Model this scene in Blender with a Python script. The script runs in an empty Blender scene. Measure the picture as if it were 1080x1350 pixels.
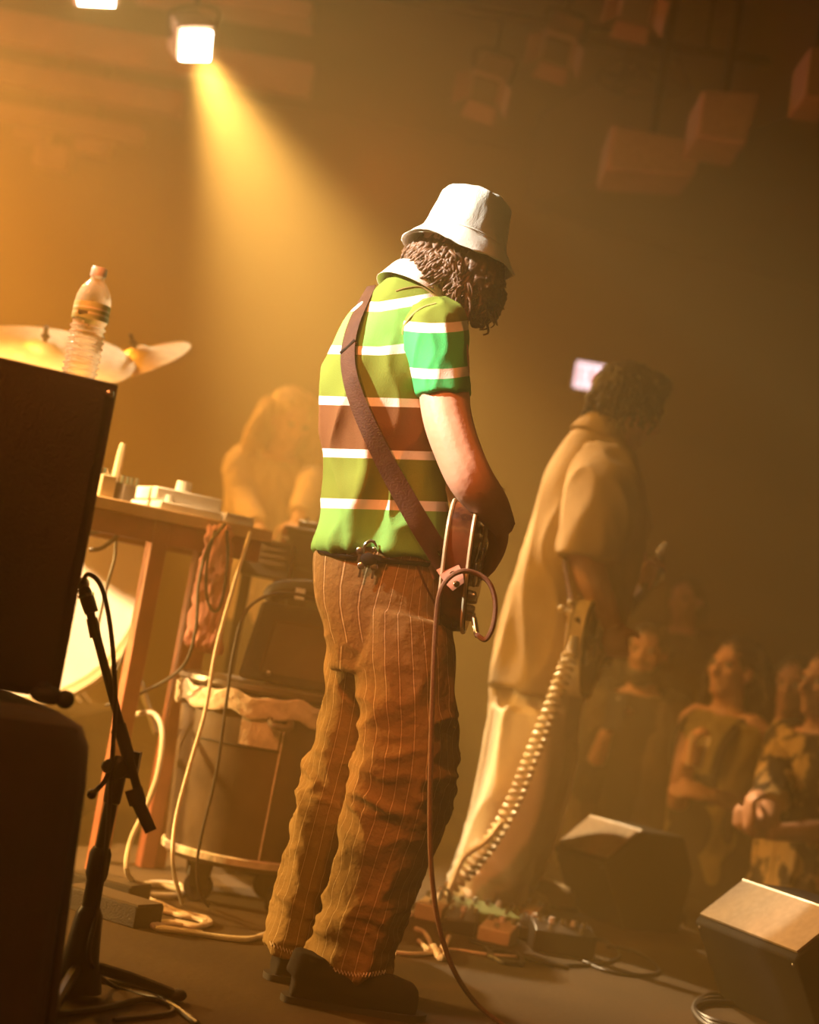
import bpy, bmesh, math, random
import numpy as np
from mathutils import Vector, Matrix
from mathutils.bvhtree import BVHTree

random.seed(7); np.random.seed(7)
SC = bpy.context.scene
COL = SC.collection
PI = math.pi
V = Vector

# ------------------------------------------------------------------ camera, world, light
FPX, ROLL, CAMH = 2250.0, math.radians(10), 0.73
PITCH = math.atan(182 / FPX)
fwd = V((0, math.cos(PITCH), math.sin(PITCH)))
up0 = V((0, -math.sin(PITCH), math.cos(PITCH)))
rt0 = V((1, 0, 0))
IR = rt0 * math.cos(ROLL) + up0 * math.sin(ROLL)
IU = up0 * math.cos(ROLL) - rt0 * math.sin(ROLL)
CAMPOS = V((0, 0, CAMH))
cam = bpy.data.cameras.new('camera')
camo = bpy.data.objects.new('camera', cam); COL.objects.link(camo)
camo.matrix_world = Matrix(((IR.x, IU.x, -fwd.x, 0), (IR.y, IU.y, -fwd.y, 0), (IR.z, IU.z, -fwd.z, CAMH), (0, 0, 0, 1)))
cam.sensor_fit = 'VERTICAL'; cam.sensor_height = 36; cam.lens = FPX / 1350 * 36
cam.dof.use_dof = True; cam.dof.focus_distance = 3.55; cam.dof.aperture_fstop = 2.0
cam.clip_start = 0.05
SC.camera = camo
SC.view_settings.view_transform = 'Standard'; SC.view_settings.look = 'None'
SC.view_settings.gamma = 1; SC.view_settings.use_curve_mapping = False
SC.view_settings.exposure = 0.0
SC.cycles.use_denoising = True
SC.cycles.volume_bounces = 1
SC.cycles.max_bounces = 8
SC.cycles.transparent_max_bounces = 16
SC.cycles.sample_clamp_indirect = 4

W = bpy.data.worlds.new('world'); SC.world = W; W.use_nodes = True
wn = W.node_tree.nodes; wl = W.node_tree.links
for n in list(wn): wn.remove(n)
wo = wn.new('ShaderNodeOutputWorld'); wb = wn.new('ShaderNodeBackground')
wb.inputs['Color'].default_value = (0, 0, 0, 1); wb.inputs['Strength'].default_value = 0
wv = wn.new('ShaderNodeVolumeScatter')                      # stage haze filling the whole venue; amber of the light put into its tint
wv.inputs['Color'].default_value = (1.0, 0.74, 0.27, 1)
wv.inputs['Density'].default_value = 0.068
wv.inputs['Anisotropy'].default_value = 0.35
wl.new(wb.outputs[0], wo.inputs['Surface']); wl.new(wv.outputs[0], wo.inputs['Volume'])


def P(px, py, Y):
    d = fwd * FPX + IR * (px - 540) + IU * (675 - py)
    return CAMPOS + d * (Y / d.y)


def G(px, py, z=0.0):
    d = fwd * FPX + IR * (px - 540) + IU * (675 - py)
    return CAMPOS + d * ((z - CAMH) / d.z)


def lamp(kind, name, loc, aim, energy, color, size=0.05, angle=30, blend=0.5):
    l = bpy.data.lights.new(name, kind); l.energy = energy; l.color = color
    if kind == 'SPOT':
        l.spot_size = math.radians(angle); l.spot_blend = blend; l.shadow_soft_size = size
    elif kind == 'AREA':
        l.size = size
    else:
        l.shadow_soft_size = size
    o = bpy.data.objects.new(name, l); COL.objects.link(o); o.location = loc
    if aim is not None:
        o.rotation_euler = (V(aim) - V(loc)).to_track_quat('-Z', 'Y').to_euler()
    return o


AMBER = (1.0, 0.34, 0.03)
KEY_POS = P(258, 60, 7.0); KEY_AIM = P(432, 470, 6.1)
# rig lamps outside the frame, mixed with added unseen fill lamps
lamp('SPOT', 'white_key', V((-4.2, 2.6, 3.6)), V((-.26, 3.52, 1.68)), 8200, (1, 0.80, 0.5), 0.08, 18.5, 0.9)
lamp('SPOT', 'bottle_fill', V((-2.7, 4.3, 3.4)), V((-0.65, 3.1, 1.24)), 1600, (1, 0.78, 0.45), 0.05, 11, 0.8)  # added lamp aimed at the water bottle to brighten it
lamp('SPOT', 'amber_wash_upstage', V((-3.4, 7.8, 3.3)), V((-0.9, 5.8, 0.3)), 1350, AMBER, 0.1, 75, 0.9)
lamp('SPOT', 'amber_wash_mid', V((-3.0, 4.6, 3.3)), V((-0.7, 5.2, 0.2)), 600, AMBER, 0.1, 70, 0.9)
lamp('SPOT', 'low_haze_fill', V((-3.3, 4.5, 1.1)), V((-0.5, 4.25, 0.3)), 1900, (1, 0.50, 0.12), 0.1, 42, 1.0)  # added unseen lamp, stands in for denser smoke around the barrel
lamp('SPOT', 'red_side_wash', V((-1.9, 1.6, 2.9)), V((-0.08, 3.6, 0.78)), 700, (1, 0.2, 0.04), 0.08, 30, 1.0)
lamp('SPOT', 'drum_special', V((-2.3, 3.7, 2.9)), V((-1.0, 4.8, 0.85)), 4200, (1, 0.52, 0.18), 0.05, 26, 0.8)
lamp('SPOT', 'front_fill', V((-1.3, 0.2, 3.4)), V((-0.75, 2.9, 0.5)), 330, (1, 0.29, 0.05), 0.2, 50, 1.0)  # added fill that lifts the dark cabinet, drape and near haze
lamp('SPOT', 'crowd_wash', V((-1.4, 4.4, 3.4)), V((1.4, 6.3, 0.45)), 170, (1, 0.40, 0.06), 0.1, 30, 1.0)
lamp('SPOT', 'ceiling_red_spill', V((-0.3, 4.8, 2.0)), V((0.6, 7.6, 3.7)), 65, (1, 0.2, 0.06), 0.1, 120, 1.0)  # added unseen lamp in mid-air, imitates red spill on the ceiling gear
lamp('SPOT', 'ceiling_amber_spill', V((-2.6, 6.2, 2.2)), V((-1.4, 8.6, 3.6)), 170, (1, 0.24, 0.07), 0.1, 90, 1.0)  # second added spill lamp, brightens the roof beams on the left


# ------------------------------------------------------------------ material helpers
def mat(name, c1, c2=None, rough=0.6, metal=0.0, scale=8.0, bump=0.0, bscale=60.0, spec=0.5, contrast=(0.35, 0.65), sheen=0.0):
    m = bpy.data.materials.new(name); m.use_nodes = True
    nt = m.node_tree; n = nt.nodes; b = n['Principled BSDF']
    b.inputs['Roughness'].default_value = rough; b.inputs['Metallic'].default_value = metal
    b.inputs['Specular IOR Level'].default_value = spec
    if sheen: b.inputs['Sheen Weight'].default_value = sheen
    tc = n.new('ShaderNodeTexCoord')
    if c2 is None: c2 = tuple(min(1, x * 0.72) for x in c1)
    no = n.new('ShaderNodeTexNoise'); no.inputs['Scale'].default_value = scale; no.inputs['Detail'].default_value = 4
    nt.links.new(tc.outputs['Object'], no.inputs['Vector'])
    r = n.new('ShaderNodeValToRGB'); r.color_ramp.elements[0].position = contrast[0]; r.color_ramp.elements[1].position = contrast[1]
    r.color_ramp.elements[0].color = (*c2, 1); r.color_ramp.elements[1].color = (*c1, 1)
    nt.links.new(no.outputs['Fac'], r.inputs['Fac']); nt.links.new(r.outputs['Color'], b.inputs['Base Color'])
    if bump:
        nb = n.new('ShaderNodeTexNoise'); nb.inputs['Scale'].default_value = bscale; nb.inputs['Detail'].default_value = 3
        nt.links.new(tc.outputs['Object'], nb.inputs['Vector'])
        bm = n.new('ShaderNodeBump'); bm.inputs['Strength'].default_value = bump; bm.inputs['Distance'].default_value = 0.01
        nt.links.new(nb.outputs['Fac'], bm.inputs['Height']); nt.links.new(bm.outputs['Normal'], b.inputs['Normal'])
    return m


def emit(name, color, strength):
    m = bpy.data.materials.new(name); m.use_nodes = True
    b = m.node_tree.nodes['Principled BSDF']
    b.inputs['Base Color'].default_value = (*color, 1)
    b.inputs['Emission Color'].default_value = (*color, 1); b.inputs['Emission Strength'].default_value = strength
    return m


def band_mat(name, attr, stops, rough=0.85, bump=0.3, bscale=350.0):
    """constant colour bands along a per-vertex attribute"""
    m = bpy.data.materials.new(name); m.use_nodes = True
    nt = m.node_tree; n = nt.nodes; b = n['Principled BSDF']
    b.inputs['Roughness'].default_value = rough; b.inputs['Specular IOR Level'].default_value = 0.2
    a = n.new('ShaderNodeAttribute'); a.attribute_name = attr
    r = n.new('ShaderNodeValToRGB'); r.color_ramp.interpolation = 'CONSTANT'
    els = r.color_ramp.elements
    while len(els) < len(stops): els.new(0.5)
    for e, (p, c) in zip(els, stops): e.position = p
    for i, (p, c) in enumerate(stops):
        els[i].position = p; els[i].color = (*c, 1)
    nt.links.new(a.outputs['Fac'], r.inputs['Fac']); nt.links.new(r.outputs['Color'], b.inputs['Base Color'])
    tc = n.new('ShaderNodeTexCoord')
    nb = n.new('ShaderNodeTexNoise'); nb.inputs['Scale'].default_value = bscale
    nt.links.new(tc.outputs['Object'], nb.inputs['Vector'])
    bm = n.new('ShaderNodeBump'); bm.inputs['Strength'].default_value = bump; bm.inputs['Distance'].default_value = 0.002
    nt.links.new(nb.outputs['Fac'], bm.inputs['Height']); nt.links.new(bm.outputs['Normal'], b.inputs['Normal'])
    return m


def clear_plastic(name, tint, k=0.5):
    m = bpy.data.materials.new(name); m.use_nodes = True
    nt = m.node_tree; n = nt.nodes; b = n['Principled BSDF']
    b.inputs['Base Color'].default_value = (*tint, 1); b.inputs['Roughness'].default_value = 0.12
    b.inputs['Specular IOR Level'].default_value = 0.9
    t = n.new('ShaderNodeBsdfTransparent'); t.inputs['Color'].default_value = (0.97, 0.95, 0.9, 1)
    tr = n.new('ShaderNodeBsdfTranslucent'); tr.inputs['Color'].default_value = (*tint, 1)
    mx0 = n.new('ShaderNodeMixShader'); mx0.inputs[0].default_value = 0.5
    nt.links.new(b.outputs[0], mx0.inputs[1]); nt.links.new(tr.outputs[0], mx0.inputs[2])
    mx = n.new('ShaderNodeMixShader')
    lw = n.new('ShaderNodeLayerWeight'); lw.inputs['Blend'].default_value = k
    nt.links.new(lw.outputs['Facing'], mx.inputs[0])
    nt.links.new(t.outputs[0], mx.inputs[1]); nt.links.new(mx0.outputs[0], mx.inputs[2])
    nt.links.new(mx.outputs[0], n['Material Output'].inputs['Surface'])
    return m


M = {
    'black': mat('black_tolex', (0.032, 0.024, 0.018), (0.022, 0.017, 0.013), 0.75, bump=0.4, bscale=220, spec=0.3),
    'blackm': mat('black_metal', (0.02, 0.018, 0.016), None, 0.38, 0.6),
    'rubber': mat('rubber', (0.012, 0.011, 0.010), None, 0.7),
    'steel': mat('steel', (0.75, 0.72, 0.68), None, 0.25, 1.0),
    'brass': mat('cymbal_bronze', (0.80, 0.60, 0.28), (0.66, 0.46, 0.2), 0.4, 0.75, 30),
    'cloth_black': mat('black_cloth', (0.05, 0.03, 0.02), (0.035, 0.022, 0.015), 0.95, bump=0.3, bscale=300, sheen=0.3),
    'skin': mat('skin', (0.60, 0.33, 0.22), (0.52, 0.27, 0.17), 0.55, scale=14, bump=0.08, bscale=120),
    'skin2': mat('skin_tan', (0.56, 0.30, 0.18), (0.47, 0.24, 0.14), 0.55, scale=14),
    'hair_brown': mat('hair_brown', (0.15, 0.065, 0.026), (0.06, 0.026, 0.012), 0.55, scale=40, spec=0.5),
    'hair_dark': mat('hair_dark', (0.03, 0.017, 0.010), (0.015, 0.009, 0.006), 0.5, scale=40),
    'hair_blond': mat('hair_blond', (0.62, 0.42, 0.2), (0.45, 0.28, 0.12), 0.5, scale=40),
    'white_cotton': mat('white_cotton', (0.86, 0.83, 0.78), (0.80, 0.77, 0.71), 0.9, scale=20, bump=0.2, bscale=400),
    'white_plastic': mat('white_plastic', (0.82, 0.8, 0.76), None, 0.35),
    'cream': mat('cream_binding', (0.80, 0.66, 0.42), None, 0.35),
    'strap': mat('strap_leather', (0.075, 0.027, 0.012), (0.055, 0.019, 0.009), 0.75, scale=30, bump=0.2, bscale=250, spec=0.25),
    'strap_tip': mat('strap_tip_leather', (0.40, 0.14, 0.07), (0.30, 0.10, 0.05), 0.5, scale=40),
    'sunburst': mat('sunburst_lacquer', (0.17, 0.05, 0.018), (0.03, 0.011, 0.006), 0.22, scale=9, contrast=(0.42, 0.6)),
    'dark_lacquer': mat('dark_lacquer', (0.016, 0.009, 0.006), None, 0.2),
    'rosewood': mat('rosewood', (0.09, 0.04, 0.02), None, 0.5, scale=50),
    'tan_shirt': mat('tan_shirt_cloth', (0.42, 0.31, 0.17), (0.36, 0.26, 0.14), 0.92, scale=10, bump=0.2, bscale=300),
    'cream_trousers': mat('cream_trousers', (0.80, 0.70, 0.52), (0.72, 0.62, 0.45), 0.92, scale=9, bump=0.2, bscale=300),
    'shoe': mat('black_suede', (0.010, 0.008, 0.007), None, 0.9, spec=0.2),
    'sole': mat('black_sole', (0.012, 0.010, 0.008), None, 0.8),
    'table_red': mat('red_brown_wood', (0.26, 0.075, 0.03), (0.18, 0.05, 0.02), 0.5, scale=14),
    'table_top': mat('pale_table_top', (0.55, 0.36, 0.18), (0.45, 0.29, 0.14), 0.5, scale=14),
    'barrel': mat('scuffed_grey_plastic', (0.12, 0.085, 0.055), (0.05, 0.036, 0.025), 0.36, scale=7, bump=0.12, bscale=30),
    'tape': mat('silver_tape', (0.72, 0.62, 0.47), (0.50, 0.42, 0.30), 0.4, scale=22, bump=0.5, bscale=40),
    'pink_cloth': mat('pink_towel', (0.62, 0.29, 0.19), (0.52, 0.23, 0.15), 0.95, bump=0.4, bscale=200),
    'cable_black': mat('black_cable', (0.02, 0.016, 0.012), None, 0.45),
    'cable_brown': mat('woven_brown_cable', (0.22, 0.11, 0.06), (0.12, 0.06, 0.035), 0.6, scale=300),
    'cable_white': mat('white_cable', (0.78, 0.68, 0.52), None, 0.45),
    'floor': mat('stage_floor_paint', (0.052, 0.030, 0.009), (0.036, 0.021, 0.006), 0.85, spec=0.25, scale=3, bump=0.15, bscale=50),
    'hall_floor': mat('hall_floor', (0.04, 0.03, 0.02), None, 0.7),
    'wall': mat('dark_painted_wall', (0.10, 0.065, 0.04), (0.075, 0.05, 0.03), 0.9, scale=2),
    'ceil': mat('dark_ceiling_paint', (0.07, 0.045, 0.03), (0.05, 0.032, 0.02), 0.9, scale=3),
    'beam': mat('painted_beam', (0.30, 0.16, 0.10), (0.22, 0.12, 0.075), 0.7, scale=5),
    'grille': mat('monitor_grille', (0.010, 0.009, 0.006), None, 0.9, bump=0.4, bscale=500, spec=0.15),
    'monitor_top': mat('lit_speaker_face', (0.20, 0.14, 0.075), (0.15, 0.105, 0.055), 0.85, scale=60),  # sloping monitor face paler than its cabinet, the light put into its colour
    'drum_white': mat('drum_head_white', (0.85, 0.80, 0.72), (0.78, 0.72, 0.64), 0.5, scale=5),
    'chrome': mat('chrome', (0.85, 0.83, 0.8), None, 0.12, 1.0),
    'olive_top': mat('olive_top', (0.32, 0.24, 0.08), None, 0.9),
    'dark_cloth': mat('dark_cloth', (0.03, 0.022, 0.014), (0.02, 0.015, 0.01), 0.9),
    'pale_shirt': mat('pale_shirt', (0.60, 0.46, 0.3), (0.5, 0.38, 0.24), 0.9),
    'denim': mat('dark_denim', (0.04, 0.035, 0.03), None, 0.9),
    'jacket': mat('brown_jacket', (0.085, 0.055, 0.028), (0.06, 0.04, 0.02), 0.9),
    'eye': mat('eye', (0.5, 0.45, 0.4), (0.06, 0.04, 0.03), 0.2, scale=60),
    'camo': mat('patterned_shirt', (0.45, 0.31, 0.13), (0.03, 0.022, 0.012), 0.9, scale=13, contrast=(0.47, 0.53)),
    'pedal_green': mat('pedal_green', (0.14, 0.18, 0.07), None, 0.4),
    'pedal_cream': mat('pedal_cream', (0.55, 0.45, 0.28), None, 0.4),
    'pedal_black': mat('pedal_black', (0.03, 0.024, 0.018), None, 0.4),
    'drink': mat('amber_drink', (0.5, 0.2, 0.07), None, 0.2),
    'bottle': clear_plastic('bottle_plastic', (0.95, 0.85, 0.62), 0.55),
    'water': clear_plastic('water', (0.9, 0.85, 0.7), 0.12),
    'cup': clear_plastic('cup_plastic', (0.9, 0.8, 0.65), 0.45),
    'cable_coil': mat('cream_coil_cable', (0.80, 0.70, 0.50), None, 0.4),
}


# ------------------------------------------------------------------ geometry helpers
def cr(pts, sub):
    """Catmull-Rom resample of an (n,k) array"""
    p = np.array(pts, float); n = len(p)
    if n < 3 or sub <= 1:
        if sub > 1 and n == 2:
            t = np.linspace(0, 1, sub + 1)[:, None]; return p[0] * (1 - t) + p[1] * t
        return p
    out = []
    for i in range(n - 1):
        a = p[i - 1] if i else 2 * p[0] - p[1]
        b, c = p[i], p[i + 1]
        d = p[i + 2] if i + 2 < n else 2 * p[-1] - p[-2]
        for k in range(sub):
            t = k / sub
            out.append(0.5 * (2 * b + (c - a) * t + (2 * a - 5 * b + 4 * c - d) * t * t + (3 * b - a - 3 * c + d) * t ** 3))
    out.append(p[-1]); return np.array(out)


def loft(rings, cap=True, closed_u=True):
    n = len(rings[0]); v = [tuple(p) for r in rings for p in r]; f = []
    for i in range(len(rings) - 1):
        for j in range(n if closed_u else n - 1):
            k = (j + 1) % n
            f.append((i * n + j, i * n + k, (i + 1) * n + k, (i + 1) * n + j))
    if cap:
        c0 = len(v); v.append(tuple(np.mean(rings[0], axis=0))); v.append(tuple(np.mean(rings[-1], axis=0)))
        b = (len(rings) - 1) * n
        for j in range(n):
            k = (j + 1) % n
            f.append((k, j, c0)); f.append((b + j, b + k, c0 + 1))
    return v, f


def LP(rows, n=28, sub=4, ex=2.2):
    """closed loft from image-space edges (xL,yL,xR,yR,depth,half thickness), real size at its depth"""
    R = cr(rows, sub); rings = []
    for xl, yl, xr, yr, Y, d in R:
        a = np.array(P(xl, yl, Y)); b = np.array(P(xr, yr, Y)); c = (a + b) / 2; h = (b - a) / 2
        t = np.linspace(0, 2 * PI, n, endpoint=False)
        ct, st = np.cos(t), np.sin(t)
        cx = np.sign(ct) * np.abs(ct) ** (2 / ex); sy = np.sign(st) * np.abs(st) ** (2 / ex)
        rings.append(c + cx[:, None] * h + sy[:, None] * np.array((0, d, 0)))
    return loft(rings)


def tube(pts, rad, n=10, sub=4, flat=1.0):
    p = np.array([tuple(q) for q in pts], float)
    r = np.full((len(p), 1), rad) if np.isscalar(rad) else np.array(rad, float)[:, None]
    q = cr(np.hstack([p, r]), sub); p = q[:, :3]; r = q[:, 3]
    tg = np.gradient(p, axis=0); tg /= np.linalg.norm(tg, axis=1)[:, None] + 1e-12
    u = np.cross(tg[0], (0.3, 0.2, 1.0)); 
    if np.linalg.norm(u) < 1e-3: u = np.cross(tg[0], (1, 0, 0))
    rings = []; t = np.linspace(0, 2 * PI, n, endpoint=False)
    for i in range(len(p)):
        u = u - tg[i] * np.dot(u, tg[i]); u /= np.linalg.norm(u); w = np.cross(tg[i], u)
        rings.append(p[i] + r[i] * (np.cos(t)[:, None] * u + flat * np.sin(t)[:, None] * w))
    return loft(rings)


def frame(z, x=None):
    z = V(z).normalized()
    x = V(x) if x is not None else (V((1, 0, 0)) if abs(z.x) < 0.9 else V((0, 1, 0)))
    x = (x - z * x.dot(z)).normalized(); y = z.cross(x)
    return Matrix((x, y, z)).transposed()


def lathe(profile, base, axis=(0, 0, 1), n=32, sub=1, cap=True):
    fr = np.array(frame(axis)); b = np.array(base); rings = []
    t = np.linspace(0, 2 * PI, n, endpoint=False)
    for r, z in cr(profile, sub):
        loc = np.stack([r * np.cos(t), r * np.sin(t), np.full(n, z)], 1)
        rings.append(loc @ fr.T + b)
    return loft(rings, cap)


def ell(c, r, fr=None, nu=16, nv=10):
    fr = np.eye(3) if fr is None else np.array(fr); c = np.array(c); rings = []
    t = np.linspace(0, 2 * PI, nu, endpoint=False)
    for ph in np.linspace(0.12, PI - 0.12, nv):
        loc = np.stack([r[0] * math.sin(ph) * np.cos(t), r[1] * math.sin(ph) * np.sin(t), np.full(nu, r[2] * math.cos(ph))], 1)
        rings.append(loc @ fr.T + c)
    return loft(rings[::-1])


def box(c, s, fr=None):
    fr = np.eye(3) if fr is None else np.array(fr); c = np.array(c); h = np.array(s) / 2
    v = [tuple(np.array((x, y, z)) * h @ fr.T + c) for x in (-1, 1) for y in (-1, 1) for z in (-1, 1)]
    return v, [(0, 1, 3, 2), (4, 6, 7, 5), (0, 4, 5, 1), (2, 3, 7, 6), (0, 2, 6, 4), (1, 5, 7, 3)]


def hexa(b4, t4):
    v = [tuple(p) for p in list(b4) + list(t4)]
    return v, [(3, 2, 1, 0), (4, 5, 6, 7), (0, 1, 5, 4), (1, 2, 6, 5), (2, 3, 7, 6), (3, 0, 4, 7)]


def prism(poly, ext):
    e = np.array(ext); a = [np.array(p) for p in poly]; n = len(a)
    v = [tuple(p) for p in a] + [tuple(p + e) for p in a]
    f = [tuple(range(n))[::-1], tuple(range(n, 2 * n))] + [(i, (i + 1) % n, n + (i + 1) % n, n + i) for i in range(n)]
    return v, f


def join(parts):
    v, f = [], []
    for a, b in parts:
        o = len(v); v += list(a); f += [tuple(i + o for i in q) for q in b]
    return v, f


def raw(name, vf):
    me = bpy.data.meshes.new(name); me.from_pydata([tuple(map(float, p)) for p in vf[0]], [], vf[1])
    bm = bmesh.new(); bm.from_mesh(me); bmesh.ops.recalc_face_normals(bm, faces=bm.faces); bm.to_mesh(me); bm.free()
    return me


def place(name, me, m, parent=None, smooth=True, bevel=0.0):
    o = bpy.data.objects.new(name, me); COL.objects.link(o)
    me.materials.clear(); me.materials.append(M[m] if isinstance(m, str) else m)
    if smooth:
        me.polygons.foreach_set('use_smooth', [True] * len(me.polygons))
        if smooth == 'auto': me.set_sharp_from_angle(angle=math.radians(40))
    if bevel:
        bv = o.modifiers.new('bevel', 'BEVEL'); bv.width = bevel; bv.segments = 2; bv.limit_method = 'ANGLE'; bv.angle_limit = math.radians(40)
    if parent is not None:
        o.parent = parent; o.matrix_parent_inverse = PINV[parent.name]
    PINV[o.name] = Matrix.Identity(4)
    return o


PINV = {}


def obj(name, vf, m, parent=None, smooth='auto', bevel=0.0):
    return place(name, raw(name, vf if isinstance(vf, tuple) else join(vf)), m, parent, smooth, bevel)


def tag(o, label, cat, group=None, kind=None):
    if label: o['label'] = label
    if cat: o['category'] = cat
    if group: o['group'] = group
    if kind: o['kind'] = kind
    return o


def thing(name, label, cat, loc=(0, 0, 0), group=None):
    e = bpy.data.objects.new(name, None); COL.objects.link(e); e.location = loc; e.empty_display_size = 0.05
    PINV[e.name] = Matrix.Translation(-V(loc))
    return tag(e, label, cat, group)


def struct(name, vf, m, smooth=False):
    o = obj(name, vf, m, None, smooth); o['kind'] = 'structure'; return o


def fuse(name, parts, voxel=0.006, smooth=6, fac=0.5):
    """one continuous surface from overlapping closed shapes"""
    me = raw(name, join(parts)); o = bpy.data.objects.new('tmp', me); COL.objects.link(o)
    r = o.modifiers.new('r', 'REMESH'); r.mode = 'VOXEL'; r.voxel_size = voxel; r.adaptivity = 0
    if smooth:
        s = o.modifiers.new('s', 'SMOOTH'); s.iterations = smooth; s.factor = fac
    dg = bpy.context.evaluated_depsgraph_get()
    out = bpy.data.meshes.new_from_object(o.evaluated_get(dg)); out.name = name
    bpy.data.objects.remove(o); bpy.data.meshes.remove(me)
    return out


def coords(me):
    a = np.empty(len(me.vertices) * 3, np.float32); me.vertices.foreach_get('co', a); return a.reshape(-1, 3).astype(float)


def normals(me):
    a = np.empty(len(me.vertices) * 3, np.float32); me.vertices.foreach_get('normal', a); return a.reshape(-1, 3).astype(float)


def setco(me, c): me.vertices.foreach_set('co', c.astype(np.float32).ravel()); me.update()


_K = np.random.RandomState(3).normal(size=(24, 3)); _PH = np.random.RandomState(4).uniform(0, 6.28, 24)


def snoise(p, scale, stretch=(1, 1, 1)):
    q = p * np.array(stretch) * scale * 4; s = 0
    for k in range(24): s = s + np.sin(q @ _K[k] + _PH[k])
    return s / 24 * 2


def ridged(p, scale, stretch=(1, 1, 1), sharp=2.0):
    return (1 - np.abs(np.clip(snoise(p, scale, stretch) * 1.6, -1, 1))) ** sharp


def wrinkle(me, amp, scale, stretch=(1, 1, 1), mask=None, sharp=2.0):
    c = coords(me); n = normals(me)
    d = amp * (ridged(c, scale, stretch, sharp) - 0.35)
    if mask is not None: d = d * mask(c)
    setco(me, c + n * d[:, None])


def attr(me, name, vals):
    a = me.attributes.new(name, 'FLOAT', 'POINT'); a.data.foreach_set('value', np.asarray(vals, np.float32))


def pix(c):
    """image position of world points (for laying stripes on cloth by garment height)"""
    c = np.asarray(c) - np.array(CAMPOS)
    z = c @ np.array(fwd); return 540 + FPX * (c @ np.array(IR)) / z, 675 - FPX * (c @ np.array(IU)) / z


# ------------------------------------------------------------------ human body helpers
def head_parts(c, f, u, s=1.0):
    c = V(c); f = V(f).normalized(); u = (V(u) - f * V(u).dot(f)).normalized(); l = u.cross(f)
    fr = Matrix((f, l, u)).transposed()
    A = lambda a, b, d: c + f * a * s + l * b * s + u * d * s
    S = lambda *r: tuple(x * s for x in r)
    p = [ell(A(-.012, 0, .03), S(.1, .078, .092), fr), ell(A(.022, 0, -.03), S(.074, .064, .092), fr),
         ell(A(.058, 0, -.093), S(.034, .036, .028), fr), ell(A(.078, 0, .03), S(.02, .056, .014), fr),
         ell(A(.088, 0, -.058), S(.012, .026, .008), fr), ell(A(.086, 0, -.071), S(.011, .021, .007), fr),
         ell(A(.066, .036, -.022), S(.025, .025, .026), fr), ell(A(.066, -.036, -.022), S(.025, .025, .026), fr),
         tube([A(.088, 0, .022), A(.104, 0, -.01), A(.113, 0, -.03), A(.092, 0, -.04)], [.008 * s, .011 * s, .015 * s, .011 * s], 8, 3)]
    for k in (-1, 1):
        p.append(ell(A(-.005, .079 * k, -.004), S(.021, .009, .032), fr)); p.append(ell(A(.104, .012 * k, -.034), S(.012, .009, .009), fr))
    eyes = [ell(A(.079, .031 * k, .006), S(.013, .013, .011), fr) for k in (-1, 1)]
    return p, eyes, fr


def hand_parts(w, d, n, tsgn=1, s=1.0, curl=0.5, spread=0.0):
    """palm, four fingers of unequal length bent towards the palm normal n, thumb on the side tsgn"""
    w = V(w); d = V(d).normalized(); n = V(n); n = (n - d * n.dot(d)).normalized(); t = d.cross(n) * tsgn
    fr = Matrix((d, t, n)).transposed()
    p = [ell(w + d * .048 * s, (.056 * s, .043 * s, .017 * s), fr), ell(w + d * .075 * s, (.03 * s, .042 * s, .014 * s), fr),
         ell(w + d * .03 * s + t * .026 * s + n * .008 * s, (.034 * s, .018 * s, .017 * s), fr)]
    for i, (L, r) in enumerate(((.070, .0088), (.079, .0092), (.073, .0088), (.056, .0078))):
        b = w + d * .085 * s + t * (.031 - .0205 * i) * s; dd = (d + t * spread * (1.5 - i) * .12).normalized()
        pts = [b - d * .02 * s, b]; a = 0
        for k, q in enumerate((.45, .31, .24)):
            a += curl * (0.75, 1.0, 0.7)[k] * (1 + .08 * i)
            pts.append(pts[-1] + (dd * math.cos(a) + n * math.sin(a)) * L * q * s)
        p.append(tube(pts, [r * s * 1.05, r * s * 1.05, r * s, r * s * .92, r * s * .75], 8, 3))
    b = w + d * .022 * s + t * .034 * s
    e1 = b + (d * .6 + t * .75 + n * .35).normalized() * .042 * s
    e2 = e1 + (d * .85 + t * .15 + n * .55).normalized() * .032 * s
    p.append(tube([b - t * .012 * s, b, e1, e2], [.012 * s, .0125 * s, .0105 * s, .008 * s], 8, 3))
    return p


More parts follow.
